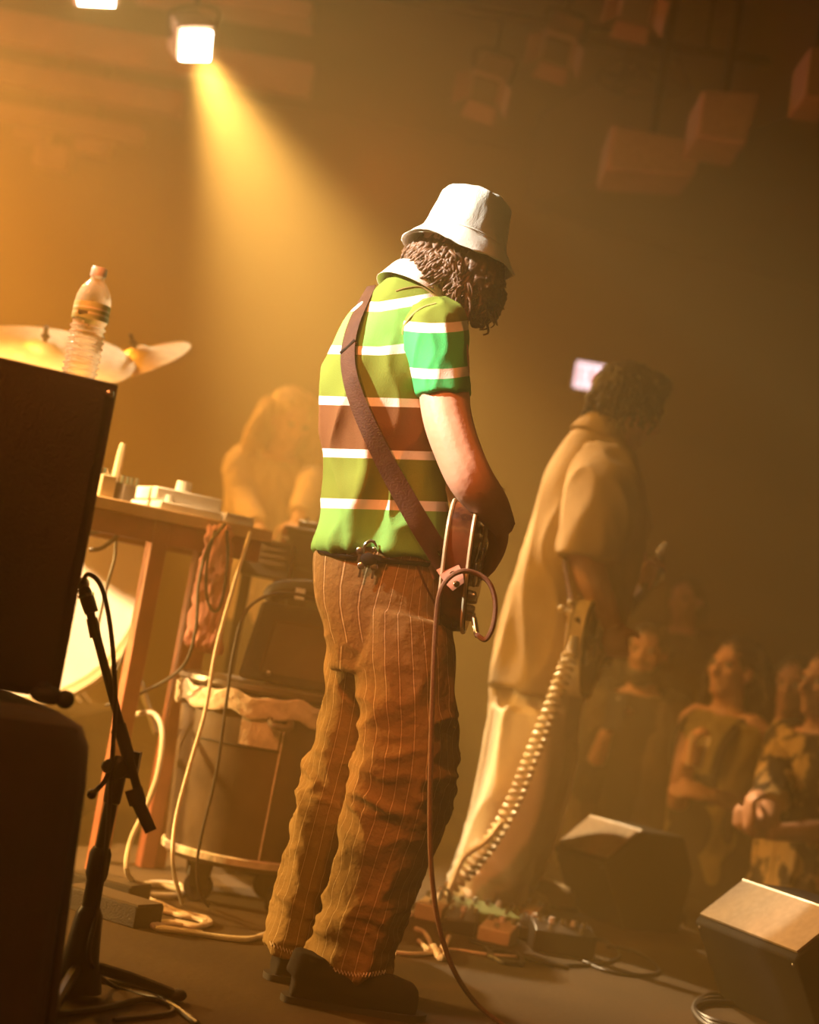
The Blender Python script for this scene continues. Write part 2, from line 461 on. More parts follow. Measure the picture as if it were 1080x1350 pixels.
def hair_locks(c, fr, n, lo, hi, r0=0.009, wave=0.012, rad=(.108, .09, .105), front=0.35, grav=1.0, top=0.9):
    """wavy locks rooted on the skull and falling"""
    f, l, u = (np.array(x) for x in Matrix(fr).transposed()); c = np.array(c); out = []
    rs = random.Random(len(out) + n)
    while len(out) < n:
        th = rs.uniform(-PI, PI); ph = rs.uniform(-.35, top)
        if math.cos(th) > front and ph < 1.25: continue
        dirv = f * math.cos(th) * math.cos(ph) + l * math.sin(th) * math.cos(ph) + u * math.sin(ph)
        root = c + f * math.cos(th) * math.cos(ph) * rad[0] + l * math.sin(th) * math.cos(ph) * rad[1] + u * math.sin(ph) * rad[2]
        L = rs.uniform(lo, hi); pts = [root - dirv * .02]; k = 9; p0 = root; w = rs.uniform(0, 6.28); fq = rs.uniform(2.2, 4.2)
        side = np.cross(dirv, (0, 0, 1.0)); side /= np.linalg.norm(side) + 1e-6
        vel = dirv * .5 + np.array((0, 0, -.25))
        for i in range(k):
            g = (i / k) ** .7
            vel = dirv * (.55 * (1 - g) ** 1.5) + np.array((0, 0, -1.0)) * (.35 + g) * grav
            p0 = p0 + vel / np.linalg.norm(vel) * L / k
            # stay outside the skull
            q = p0 - c; e = math.sqrt((q @ f / rad[0]) ** 2 + (q @ l / rad[1]) ** 2 + (q @ u / rad[2]) ** 2)
            if e < 1.05: p0 = c + q / max(e, .2) * 1.06
            pts.append(p0 + (side * math.sin(w + fq * 6.28 * i / k * .6) + dirv * math.cos(w + fq * 6.28 * i / k * .6)) * wave * (i / k + .2))
        rr = rs.uniform(.7, 1.3) * r0
        out.append(tube(pts, [rr * .7] + [rr * (1.1 - .85 * (i / k) ** 1.6) for i in range(k)], 6, 2))
    return out


def shoe(parent, heel, d, L=.285, m='shoe', h=.075, up='shoe'):
    d = V((d[0], d[1], 0)).normalized(); s = V((-d.y, d.x, 0)); heel = V(heel); z = V((0, 0, 1)); fr = Matrix((d, s, z)).transposed()
    root = bpy.data.objects.new('shoe', None); COL.objects.link(root); root.parent = parent; root.matrix_parent_inverse = PINV[parent.name]; PINV[root.name] = Matrix.Identity(4)
    out = [(0, .004), (.02, .024), (.1, .034), (.3, .034), (.5, .034), (.72, .044), (.88, .040), (.97, .022), (1, .004)]
    c = cr(out, 4)
    poly = [heel + d * a * L + s * b for a, b in c] + [heel + d * a * L - s * b for a, b in c[::-1]]
    obj('sole', prism([p + z * .001 for p in poly], (0, 0, .013)), 'sole', root)
    A = lambda a, b: heel + d * a * L + z * b
    o = place('upper', fuse('upper', [tube([A(.06, .052), A(.3, .055), A(.6, .045), A(.88, .035)], [.038, .044, .046, .036], 12, 4, 1.0),
                                      tube([A(.13, .05), A(.16, .10)], [.04, .038], 12, 2), tube([A(.06, .034), A(.3, .03), A(.65, .03), A(.92, .028)], [.034, .036, .042, .032], 12, 4)], .006, 3), up, root)
    c3 = coords(o.data); c3[:, 2] = np.maximum(c3[:, 2], heel.z + .012); setco(o.data, c3)
    return root

# ------------------------------------------------------------------ setting
ST = -0.72                                                    # hall floor lies below the stage
struct('floor', box((2, 4, ST - .05), (16, 22, .1)), 'hall_floor')
edge = lambda y: 1.15 - .25 * (y - 5.6)
stage = [(-5, -3), (edge(-3), -3), (edge(8.8), 8.8), (-5, 9.9)]
struct('stage_floor', prism([(x, y, ST - .001) for x, y in stage], (0, 0, -ST + .001)), 'floor')
struct('wall_back', box((2, 10.1, 1.6), (16, .2, 5)), 'wall')
struct('wall_left', box((-5, 3.5, 1.6), (.2, 13.4, 5)), 'wall')
struct('wall_right', box((6, 3.5, 1.6), (.2, 13.4, 5)), 'wall')
struct('wall_front', box((.5, -3.1, 1.6), (11.2, .2, 5)), 'wall')
struct('ceiling', box((.5, 3.5, 3.85), (11.2, 13.4, .1)), 'ceil')
# lowered soffit running over the audience side
a, b = P(690, 272, 9.3), P(1085, 140, 6.6)
q = V((b.y - a.y, a.x - b.x, 0)).normalized() * -1.6
struct('trim_1', hexa([a, b, b + q * 1.2, a + q * 1.2], [V((p.x, p.y, 3.8)) for p in (a, b, b + q * 1.2, a + q * 1.2)]), 'ceil')

# roof beams over the left of the stage
for i, (x0, y0, x1, y1, Y, w, h) in enumerate([(-40, 20, 410, 118, 8.3, .10, .16), (-40, 78, 240, 152, 8.9, .12, .12), (-40, 135, 190, 190, 9.4, .12, .10),
                                               (180, -30, 410, 40, 8.0, .25, .08)]):
    A_, B_ = P(x0, y0, Y), P(x1, y1, Y); z = A_.z * .5 + B_.z * .5
    c = (A_ + B_) / 2; d = B_ - A_; d.z = 0
    t = tag(obj('ceiling_beam', box((c.x, c.y, z), (d.length, w, h), frame((0, 0, 1), d)), 'beam', bevel=.006),
            ['long painted ceiling beam running behind the bright spotlight', 'painted ceiling beam below the lamp bar, middle of three', 'lowest painted ceiling beam near the back wall',
             'wide flat ceiling batten right above the bright spotlight'][i], 'beam')
for i, (x, y, Y) in enumerate([(70, 210, 9.6), (125, 190, 9.5), (45, 175, 9.55)]):
    p = P(x, y, Y)
    t = thing('ceiling_box', ['small painted junction box hung under the lowest beam', 'painted junction box beside the lowest ceiling beam', 'upper painted junction box by the lowest ceiling beam'][i], 'box', p)
    obj('case', box(p, (.2, .16, .13)), 'beam', t, bevel=.008); obj('hanger', tube([p + V((0, 0, .05)), V((p.x, p.y, 3.82))], .012, 8, 1), 'blackm', t)


def stage_lamp(pos, aim, s, label, lens='lens_off', group=None, square=True, bar_z=None, doors=True):
    pos = V(pos); d = (V(aim) - pos).normalized(); fr = frame(d, (1, 0, 0)); x, y, z = Matrix(fr).transposed()
    t = thing('stage_lamp', label, 'lamp', pos, group)
    b = pos - d * .11 * s
    obj('housing', box(b - d * .01 * s, (.19 * s, .19 * s, .2 * s), fr), 'beam', t, bevel=.01 * s)
    obj('heat_sink', [box(b - d * (.12 + .03 * k) * s, (.16 * s, .16 * s, .01 * s), fr) for k in range(3)], 'blackm', t)
    obj('lens', box(pos + d * .003, (.145 * s, .145 * s, .012 * s), fr) if square else lathe([(.07 * s, 0), (.06 * s, .01), (.01, .018)], pos, d), lens, t)
    if doors:
        for k, (ax, sg) in enumerate(((x, 1), (x, -1), (y, 1), (y, -1))):
            oth = y if k < 2 else x
            a0 = pos + ax * sg * .1 * s; out = (ax * sg * .75 + d).normalized() * .1 * s
            q = [a0 - oth * .085 * s, a0 + oth * .085 * s, a0 + oth * .1 * s + out, a0 - oth * .1 * s + out]
            nn = (q[1] - q[0]).cross(q[2] - q[0]).normalized() * .004
            obj('barn_door', prism(q, nn), 'beam', t, smooth=False)
    top = bar_z if bar_z else pos.z + .3 * s
    yk = [b + x * .105 * s, b + x * .12 * s + V((0, 0, .14 * s)), V((b.x, b.y, b.z + .17 * s)), b - x * .12 * s + V((0, 0, .14 * s)), b - x * .105 * s]
    obj('yoke', tube(yk, .011 * s, 8, 4), 'blackm', t); obj('clamp', tube([V((b.x, b.y, b.z + .16 * s)), V((b.x, b.y, top))], .018 * s, 8, 1), 'blackm', t)
    return t


M['lens_on'] = emit('lens_lit', (1, 0.86, 0.55), 60); M['lens_red'] = emit('lens_dim', (1, 0.55, 0.25), 3); M['lens_off'] = mat('lens_glass', (.05, .04, .03), None, .1)
bz = 3.45
stage_lamp(KEY_POS, KEY_POS + (KEY_AIM - KEY_POS).normalized() * .5 + V((0, -.15, .05)), .84, 'blazing square spotlight throwing a visible beam through the haze', 'lens_on', bar_z=bz, doors=False)
lamp('SPOT', 'key_spot', KEY_POS + (KEY_AIM - KEY_POS).normalized() * .03, KEY_AIM, 2900, (1, 0.59, 0.23), 0.05, 37, 1.0)
p2 = P(128, -16, 7.0)
stage_lamp(p2, V((-.3, 4, .8)), 1.0, 'lit spotlight on the lamp bar at the top edge', 'lens_on', bar_z=bz, doors=False)
for i, (px, py, Y, aim, lb) in enumerate([(735, 66, 7.0, (-.5, 5, .5), 'stage lamp with red-lit barn doors over the hall'), (640, 118, 7.0, (-.8, 5, .5), 'smaller red-edged stage lamp behind the one with open barn doors'),
                                          (840, 8, 6.4, (0, 4, .6), 'stage lamp hung at the top beside the cable tangle')]):
    p = P(px, py, Y); stage_lamp(p, aim, .75, lb, 'lens_off', bar_z=max(bz, p.z + .25), doors=True)
k = KEY_POS
t = thing('lamp_bar', 'black pipe lamp bar carrying the bright spotlights', 'pipe', (k.x, k.y + .1, bz))
kb = KEY_POS - (KEY_AIM - KEY_POS).normalized() * .11
obj('pipe', tube([(-4.8, kb.y, bz), (kb.x, kb.y, bz), (1.6, kb.y, bz)], .024, 12, 2), 'blackm', t)
for x in (-3.5, -1.8, .9): obj('hanger', tube([(x, kb.y, bz), (x, kb.y, 3.82)], .012, 8, 1), 'blackm', t)
A_, B_ = P(560, 10, 8.2), P(1085, 118, 7.6)
t = thing('lamp_bar', 'dark pipe lamp bar hanging over the hall', 'pipe', A_)
obj('pipe', tube([A_ + (A_ - B_) * .3, (A_ + B_) / 2, B_ + (B_ - A_) * .3], .022, 12, 3), 'blackm', t)
for s in (.1, .8):
    p = A_.lerp(B_, s); obj('hanger', tube([p, V((p.x, p.y, 3.82))], .01, 8, 1), 'blackm', t)


def hung_speaker(pts, Y, dep, label):
    """loudspeaker box with grille and bracket hung from the ceiling"""
    q = [P(x, y, Y) for x, y in pts]
    n = (q[1] - q[0]).cross(q[2] - q[0]).normalized(); n = n if n.y > 0 else -n
    c = sum(q, V()) / 4
    t = thing('ceiling_speaker', label, 'speaker', c)
    obj('cabinet', hexa(q, [p + n * dep for p in q]), 'beam', t, bevel=.012, smooth=False)
    g = [c + (p - c) * .88 - n * .008 for p in q]
    obj('grille', hexa(g, [p + n * .01 for p in g]), 'monitor_top', t, smooth=False)
    top = c + n * dep / 2
    obj('bracket', tube([top + V((0, 0, .05)), V((top.x, top.y, 3.82))], .018, 8, 1), 'blackm', t)


hung_speaker([(798, 224), (807, 163), (930, 188), (915, 232)], 6.3, .3, 'wide loudspeaker box hung below the soffit')
hung_speaker([(918, 180), (926, 118), (1005, 122), (985, 190)], 6.0, .3, 'squarer loudspeaker box with a bright rim hung from the ceiling')
hung_speaker([(1060, 128), (1068, 60), (1110, 66), (1102, 134)], 5.7, .25, 'tall narrow loudspeaker box hung at the hall side')
rs = random.Random(5)
for k in range(3):
    pts = [P(800 + 25 * k, 40, 7.4)] + [P(rs.uniform(790, 910), rs.uniform(70, 125), 7.4 + rs.uniform(-.1, .1)) for _ in range(6)] + [P(890 - 20 * k, 60, 7.4)]
    tag(obj('hanging_cable', tube(pts, .008, 6, 6), 'cable_black'), 'tangled black cable hanging from the dark lamp bar', 'cable', 'tangled cables over the hall')

# exit sign
c = P(787, 498, 9.6); t = thing('exit_sign', 'glowing exit sign on the far wall behind the tan-shirted guitarist', 'sign', c)
M['sign'] = emit('lit_sign_face', (1, 0.62, 0.5), 2.6); M['sign_red'] = emit('sign_letters', (0.9, 0.12, 0.05), 0.5)
fr = frame((0, -1, 0), (1, 0, 0))
obj('case', box(c + V((0, .05, 0)), (.265, .1, .165)), 'white_plastic', t, bevel=.015)
obj('face', box(c + V((0, -.003, 0)), (.25, .012, .15)), 'sign', t, bevel=.004)
def bars(c, segs, w):
    return [box(c + V(((x0 + x1) / 2, -.011, (z0 + z1) / 2)), (abs(x1 - x0) + w, .006, abs(z1 - z0) + w)) for x0, z0, x1, z1 in segs]
for k, (nm, segs) in enumerate((('E', [(0, -.04, 0, .04), (0, .04, .03, .04), (0, 0, .025, 0), (0, -.04, .03, -.04)]), ('X', None), ('I', [(.015, -.04, .015, .04)]), ('T', [(.018, -.04, .018, .04), (0, .04, .036, .04)]))):
    o = c + V((-.105 + k * .056, 0, 0))
    if segs: vf = bars(o, segs, .008)
    else: vf = [tube([o + V((0, -.011, -.042)), o + V((.036, -.011, .042))], .005, 6, 1), tube([o + V((.036, -.011, -.042)), o + V((0, -.011, .042))], .005, 6, 1)]
    obj('letter', vf, 'sign_red', t, smooth=False)
obj('bracket', box(c + V((-.17, .06, -.06)), (.06, .08, .05)), 'jacket', t)
obj('mount', box(c + V((0, .25, 0)), (.1, .32, .1)), 'blackm', t)

# ------------------------------------------------------------------ foreground: amp cabinet on a draped case
tr = P(157, 507, 2.92); Lw = V((-.89, -.45, 0)).normalized(); Bk = V((-.45, .89, 0)).normalized(); zt, zb = tr.z, .548
t = thing('amp_cabinet', 'tall plain black speaker cabinet with a water bottle on top', 'speaker cabinet', V((tr.x, tr.y, zb)) + Lw * .37 + Bk * .18)
fr = Matrix((-Lw, Bk, V((0, 0, 1)))).transposed(); cc = V((tr.x, tr.y, (zt + zb) / 2)) + Lw * .37 + Bk * .18
obj('body', box(cc, (.74, .36, zt - zb), fr), 'black', t, bevel=.004)
obj('back_panel', box(cc - Bk * .181, (.70, .006, zt - zb - .03), fr), 'black', t, bevel=.001)
for x, z in ((.013, -.02), (.222, -.02), (.44, -.02), (.70, -.02), (.013, -.54), (.70, -.54)):
    p = V((tr.x, tr.y, zt + z)) + Lw * x - Bk * .003
    s = obj('screw', ell(p, (.0075, .004, .0075), fr), 'steel', t); obj('slot', box(p - Bk * .0035, (.009, .0015, .0015), fr), 'blackm', s)
for x in (.05, .69):
    for y in (.05, .31):
        if x < .1 and y < .1: continue
        obj('rubber_foot', lathe([(.02, 0), (.024, .012), (.024, .02)], V((tr.x, tr.y, zb - .018)) + Lw * x + Bk * y), 'rubber', t)
pz = P(66, 917, 2.88)
obj('rubber_foot', [ell(pz + V((-.005, 0, 0)), (.03, .02, .016)), ell(pz + V((.026, 0, -.002)), (.016, .016, .016)), ell(pz + V((-.012, 0, .012)), (.013, .013, .010))], 'rubber', t)  # unidentified small dark roll, added as a part of the cabinet

dz = .53
t = thing('draped_case', 'low case under a black cloth carrying the black speaker cabinet', 'case', (-.9, 3.0, 0))
rings = []
e0 = P(124, 960, 2.9)
for z, gr in ((.003, .012), (.15, .004), (.3, -.002), (.42, -.006), (.485, -.012), (.515, -.026), (dz, -.06), (dz + .001, -.2)):
    r = []
    hx, hy = .42 + gr, .27 + gr; cx = V((e0.x, 2.86, 0)) + Lw * .40 + Bk * .2
    for k in range(120):
        a = 2 * PI * k / 120; ct, st = math.cos(a), math.sin(a)
        x = hx * math.copysign(abs(ct) ** .22, ct); y = hy * math.copysign(abs(st) ** .22, st)
        fold = (.012 * math.sin(a * 11) + .008 * math.sin(a * 23 + 1)) * max(0, (dz - .06 - z)) / dz
        r.append(tuple(cx + (-Lw) * (x * (1 + fold)) + Bk * (y * (1 + fold)) + V((0, 0, z))))
    rings.append(r)
obj('drape_cloth', loft([np.array(r) for r in rings]), 'cloth_black', t)
cx = V((e0.x, 2.86, 0)) + Lw * .40 + Bk * .2
obj('case_body', box(cx + V((0, 0, .26)), (.74, .46, .5), fr), 'black', t)

# water bottle
bp = P(107, 480, 3.06); bp.z = zt + .001
t = thing('water_bottle', 'clear plastic water bottle with white cap on the black cabinet', 'bottle', bp)
prof = [(.001, .004), (.026, 0), (.0315, .006), (.0325, .012)]
for k in range(9): prof += [(.0322, .016 + k * .0115), (.0275, .0218 + k * .0115)]
prof += [(.0325, .122), (.0322, .148), (.0325, .152), (.0315, .164), (.027, .178), (.020, .189), (.0135, .196), (.0125, .203), (.0125, .206)]
obj('bottle_body', lathe(prof, bp, n=36), 'bottle', t, smooth=True)
M['rib'] = clear_plastic('rib_glint_plastic', (0.95, 0.88, 0.7), 0.85)  # ribs more opaque than the bottle, glint lines put into them
bb_ = bpy.data.objects['bottle_body']
for k in range(9): obj('rib', lathe([(.0318, .0145 + k * .0115), (.0332, .0158 + k * .0115), (.0318, .0175 + k * .0115)], bp, n=28, cap=False), 'rib', bb_, smooth=True)
lm = bpy.data.materials.new('paper_label'); lm.use_nodes = True
nt = lm.node_tree; n = nt.nodes; tcn = n.new('ShaderNodeTexCoord'); sp = n.new('ShaderNodeSeparateXYZ'); rmp = n.new('ShaderNodeValToRGB')
rmp.color_ramp.interpolation = 'CONSTANT'
mr = n.new('ShaderNodeMapRange'); mr.inputs['From Min'].default_value = zt + .121; mr.inputs['From Max'].default_value = zt + .152
for i, (p_, c_) in enumerate(((0, (.42, .55, .22)), (.3, (.75, .78, .45)), (.42, (.35, .46, .16)), (.62, (.85, .85, .6)), (.72, (.5, .6, .25)))):
    e = rmp.color_ramp.elements[i] if i < 2 else rmp.color_ramp.elements.new(p_); e.position = p_; e.color = (*c_, 1)
nt.links.new(tcn.outputs['Object'], sp.inputs[0]); nt.links.new(sp.outputs['Z'], mr.inputs['Value']); nt.links.new(mr.outputs[0], rmp.inputs[0])
nt.links.new(rmp.outputs[0], n['Principled BSDF'].inputs['Base Color']); M['paper_label'] = lm
lb = obj('label_band', lathe([(.0330, .121), (.0332, .122), (.0332, .151), (.0330, .152)], bp, n=36, cap=False), 'paper_label', t)
obj('printed_mark', box(bp + V((-.008, -.0318, .131)), (.018, .003, .006)), 'pedal_green', lb)
obj('cap', lathe([(.001, .203), (.0145, .203), (.0145, .218), (.013, .220), (.001, .220)], bp, n=28), 'white_plastic', t)
wt = lathe([(.001, .004), (.029, .005), (.0295, .09), (.028, .15), (.001, .15)], bp, n=24); obj('water', wt, 'water', t, smooth=True)


# ------------------------------------------------------------------ drum kit
def cymbal(c, axis, r, foot, label):
    c = V(c); ax = V(axis).normalized()
    t = thing('cymbal_stand', label, 'cymbal', (foot[0], foot[1], foot[2]))
    cy = obj('cymbal', lathe([(.004, .028), (.03, .026), (.05, .012), (.07, .006), (r * .6, -.004), (r, -.016), (r, -.018), (r * .6, -.007), (.07, .002), (.05, .008), (.03, .02), (.004, .022)], c, ax, 48), 'brass', t)
    obj('wing_nut', [tube([c + ax * .02, c + ax * .075], .007, 8, 1), ell(c + ax * .045, (.014, .005, .008))], 'blackm', t)
    f = V(foot); h = V((f.x, f.y, f.z + .25))
    obj('boom_arm', tube([c - ax * .02, V((f.x, f.y, c.z - .16))], .009, 10, 1), 'chrome', t)
    obj('pole', tube([V((f.x, f.y, c.z - .14)), h], .013, 10, 1), 'chrome', t)
    for k in range(3):
        a = k * 2.09 + .4; obj('leg', tube([h, f + V((math.cos(a) * .28, math.sin(a) * .28, .008))], .009, 8, 1), 'chrome', t)


RZ = .36
t = tag(obj('drum_riser', box((-1.75, 5.6, RZ / 2), (1.7, 1.2, RZ)), 'black', bevel=.01), 'low black platform under the drum kit', 'platform')
cymbal(P(58, 462, 5.0), (.02, -.50, 1), .27, (P(58, 462, 5.0).x - .1, 5.72, RZ), 'broad bronze cymbal behind the black cabinet')
cymbal(P(182, 470, 5.2), (-.52, -.5, 1), .165, (P(182, 470, 5.2).x - .32, 5.8, RZ), 'steeply tilted bronze cymbal beside the water bottle')
dc = P(12, 800, 5.1); rr = .385; dc.z = RZ + rr + .02
t = thing('bass_drum', 'white bass drum glowing in bright light behind the table', 'drum', (dc.x, dc.y, RZ))
ax = V((.12, -1, .06)).normalized()
obj('shell', lathe([(rr - .012, 0), (rr, .005), (rr, .36), (rr - .012, .365)], dc - ax * .36, ax, 48), 'drum_white', t)
obj('head', lathe([(rr - .01, .002), (rr * .6, .008), (.01, .010)], dc + ax * .004, ax, 48, cap=True), 'drum_white', t)
for s in (-.355, -.01):
    obj('hoop', lathe([(rr + .002, 0), (rr + .018, 0), (rr + .018, .03), (rr + .002, .03), (rr + .002, 0)], dc + ax * s, ax, 48, cap=False), 'cream', t)
fr2 = frame(ax)
x_, y_, _ = Matrix(fr2).transposed()
for k in range(8):
    a = k * PI / 4 + .2; e = x_ * math.cos(a) + y_ * math.sin(a)
    l = obj('lug', box(dc - ax * .17 + e * (rr + .012), (.03, .03, .06), frame(ax, e)), 'chrome', t, bevel=.004)
    obj('rod', tube([dc + e * (rr + .022) + ax * .02, dc + e * (rr + .022) - ax * .35], .005, 6, 1), 'chrome', l)
for s in (-1, 1): obj('spur', tube([dc - ax * .1 + V((s * .34, 0, -.1)), V((dc.x + s * .5, dc.y - .02, RZ + .005))], .009, 8, 1), 'chrome', t)

# ------------------------------------------------------------------ gear table
A_, B_ = P(98, 668, 4.35), P(362, 696, 4.62); tz = (A_.z + B_.z) / 2; A_.z = B_.z = tz
d = (B_ - A_).normalized(); back = V((-d.y, d.x, 0)); Lt = (B_ - A_).length; Wt = .5
frt = Matrix((d, back, V((0, 0, 1)))).transposed(); tc_ = (A_ + B_) / 2 + back * Wt / 2
t = thing('gear_table', 'red-brown table with pale top carrying white music gear', 'table', V((tc_.x, tc_.y, 0)))
obj('tabletop', box(tc_, (Lt, Wt, .032), frt), 'table_top', t, bevel=.004)
obj('apron', box(tc_ - back * (Wt / 2 - .035) - V((0, 0, .045)), (Lt - .04, .025, .06), frt), 'table_red', t)
obj('apron', box(tc_ + back * (Wt / 2 - .035) - V((0, 0, .045)), (Lt - .04, .025, .06), frt), 'table_red', t)
lx = (P(200, 700, 4.4) - A_).dot(d)
lx += .055
pf = A_ + d * lx + back * .04
for q in (pf, V((pf.x * 1.08, pf.y * 1.08, 0)), V((P(275, 760, 4.95).x, 4.95, 0)), V((P(262, 760, 4.92).x, 4.92, 0))):
    obj('leg', box(V((q.x, q.y, (tz - .016) / 2)), (.046, .046, tz - .016), frt), 'table_red', t, bevel=.004)
ztop = tz + .016


def on_table(px, w=.0, h=0.0):
    return A_ + d * ((P(px, 676, 4.47) - A_).dot(d)) + back * w + V((0, 0, .016 + h))


def knob_box(name, label, cat, px0, px1, w0, wd, h, m, knobs, km='chrome', slope=0.0):
    a, b = on_table(px0, w0), on_table(px1, w0); L = (b - a).dot(d); c = (a + b) / 2 + back * wd / 2
    t = thing(name, label, cat, c)
    obj('case', box(c + V((0, 0, h / 2 + .0005)), (L, wd, h), frt), m, t, bevel=.004)
    for u, v, r, hh in knobs:
        obj('knob', lathe([(r, 0), (r * .85, hh), (.001, hh)], a + d * L * u + back * wd * v + V((0, 0, h)), (0, 0, 1), 12), km, t)
    return t


t = knob_box('sampler', 'white sampler with a raised pad block on the table', 'sampler', 214, 318, .03, .26, .022, 'white_plastic', [(.2, .15, .012, .02), (.26, .2, .012, .016)], 'white_plastic')
c = on_table(268, .07, .024) + back * .08
obj('pad_block', box(c + V((0, 0, .018)), (.19, .16, .036), frt), 'white_plastic', t, bevel=.004)
obj('knob', lathe([(.022, 0), (.02, .03), (.001, .03)], on_table(262, .1, .058)), 'white_plastic', t)
t = knob_box('keyboard', 'slim white keyboard at the right end of the table', 'keyboard', 320, 372, .02, .2, .018, 'white_plastic', [])
for k in range(6): obj('key', box(on_table(325 + 8 * k, .06, .022), (.012, .1, .006), frt), 'white_plastic', t)
knob_box('mixer', 'black mixer with shiny knobs at the back of the table', 'mixer', 150, 232, .26, .2, .06, 'pedal_black', [(u, v, .012, .024) for u in (.3, .55, .66, .75, .85) for v in (.1, .4, .7)])
knob_box('effects_unit', 'pale effects box at the left end of the table', 'effects box', 118, 142, .05, .2, .06, 'pedal_cream', [(.5, .3, .012, .02)])
p = on_table(152, .12); t = thing('drumstick', 'pale wooden stick standing up from a holder on the table', 'stick', p)
obj('holder', lathe([(.03, 0), (.03, .05), (.026, .05), (.026, .006), (.001, .006)], p), 'pedal_black', t); obj('stick', tube([p + V((0, 0, .005)), p + V((.004, 0, .13)), p + V((.006, 0, .155))], [.011, .011, .008], 8, 2), 'cream', t)

# cloth hanging off the table
rows = [(276, 692, 306, 697, 4.50, .012), (266, 740, 303, 745, 4.50, .02), (254, 800, 296, 808, 4.5, .022), (246, 850, 290, 862, 4.5, .02)]
me = fuse('towel', [LP(rows, 20, 6, 2.6)], .006, 4); wrinkle(me, .016, 30, (1.6, 1.2, .25))
tag(place('hanging_towel', me, 'pink_cloth'), 'pinkish towel hanging off the table edge', 'towel')

# ------------------------------------------------------------------ cabinets behind the barrel
c = P(392, 800, 5.15); x0 = P(362, 760, 5.15).x; x1 = P(440, 770, 5.15).x + .12; ztp = P(390, 694, 5.15).z
t = thing('rack_cabinet', 'tall black rack cabinet behind the barrel with gear on top', 'cabinet', ((x0 + x1) / 2, 5.35, 0))
obj('body', box(((x0 + x1) / 2, 5.35, ztp / 2), (x1 - x0, .4, ztp), None), 'black', t, bevel=.008)
for k in range(5):
    u = obj('rack_unit', box(((x0 + x1) / 2, 5.147, ztp - .07 - .1 * k), (x1 - x0 - .05, .012, .09)), 'blackm', t, bevel=.002)
    for s in (-1, 1): obj('screw', lathe([(.007, 0), (.001, .005)], ((x0 + x1) / 2 + s * ((x1 - x0) / 2 - .04), 5.141, ztp - .07 - .1 * k), (0, -1, 0), 8), 'steel', u)
for s in (-1, 1): obj('edge_trim', box(((x0 + x1) / 2 + s * ((x1 - x0) / 2 - .006), 5.148, ztp / 2), (.014, .012, ztp - .02)), 'table_red', t)
m0 = P(375, 690, 5.15)
t = thing('mixer', 'small black mixer with bright knobs on the rack cabinet', 'mixer', ((x0 + x1) / 2, 5.28, ztp))
obj('case', box(((x0 + x1) / 2 + .03, 5.3, ztp + .012), (x1 - x0 - .02, .22, .022)), 'pedal_black', t, bevel=.004)
for k in range(7): obj('knob', lathe([(.011, 0), (.009, .016), (.001, .016)], (x0 + .06 + .035 * k, 5.24 + .04 * (k % 2), ztp + .022)), 'chrome', t)
p0, p1 = P(322, 706, 4.95), P(378, 766, 4.95)
t = thing('equipment_box', 'dark equipment box under the right end of the table', 'box', (p0.x, 5.05, 0))
zc = (p0.z + p1.z) / 2
obj('body', box(((p0.x + p1.x) / 2, 5.045, zc), (abs(p1.x - p0.x), .17, abs(p0.z - p1.z))), 'pedal_black', t, bevel=.005)
for k in range(4): obj('fin', box(((p0.x + p1.x) / 2 + .02, 4.955, zc + .05 - .02 * k), (abs(p1.x - p0.x) * .5, .012, .008)), 'jacket', t)
for s in (-1, 1): obj('post', box(((p0.x + p1.x) / 2 + s * (abs(p1.x - p0.x) / 2 - .015), 5.1, (zc - .05) / 2), (.03, .03, zc - .05)), 'blackm', t)
obj('latch', box((p0.x + .12, 4.955, zc + .07), (.02, .012, .012)), 'steel', t)

# ------------------------------------------------------------------ barrel on casters
bc = V((P(338, 1000, 4.62).x, 4.62, 0)); zt_b, zb_b = .572, .105
t = thing('barrel', 'scuffed round plastic barrel on casters bound with silver tape', 'barrel', (bc.x, bc.y, 0))
rt_, rb_ = .235, .2
obj('body', lathe([(.01, zb_b), (rb_ - .01, zb_b), (rb_, zb_b + .012), (rt_ - .012, zt_b - .09), (rt_ - .01, zt_b - .02), (rt_ - .03, zt_b - .012), (.01, zt_b - .012)], bc, n=56), 'barrel', t)
obj('lid', lathe([(.01, zt_b - .012), (rt_ + .002, zt_b - .014), (rt_ + .01, zt_b - .006), (rt_ + .008, zt_b + .006), (rt_ - .02, zt_b + .01), (.01, zt_b + .006)], bc, n=56), 'barrel', t)
me = raw('tape_band', lathe([(rt_ + .001, zt_b - .072), (rt_ + .006, zt_b - .07), (rt_ + .008, zt_b - .045), (rt_ + .009, zt_b - .02), (rt_ + .003, zt_b - .018)], bc, n=90, sub=3, cap=False))
c_ = coords(me); ang = np.arctan2(c_[:, 1] - bc.y, c_[:, 0] - bc.x); c_[:, 2] += .006 * np.sin(ang * 9) + .004 * np.sin(ang * 17 + 2); rad_ = .003 * np.sin(ang * 31 + c_[:, 2] * 200); c_[:, 0] += np.cos(ang) * rad_; c_[:, 1] += np.sin(ang) * rad_; setco(me, c_)
place('tape_band', me, 'tape', t)
obj('bottom_hoop', lathe([(rb_ + .001, zb_b + .012), (rb_ + .008, zb_b + .014), (rb_ + .01, zb_b + .03), (rb_ + .003, zb_b + .034)], bc, n=56, cap=False), 'tape', t)
slope = (rt_ - rb_ - .012) / (zt_b - .09 - zb_b - .012)
RB = lambda z: rb_ + (z - zb_b) * slope + .002
def bpt(a, z, o=0.0): r = RB(z) + o; return V((bc.x + r * math.cos(a), bc.y + r * math.sin(a), z))
obj('seam', tube([bpt(-1.25, z, .001) for z in np.linspace(.14, .49, 6)], .0028, 6, 1), 'tape', t)
obj('seam', tube([bpt(a, .42, .001) for a in np.linspace(-2.3, -1.25, 10)], .0025, 6, 1), 'rubber', t)
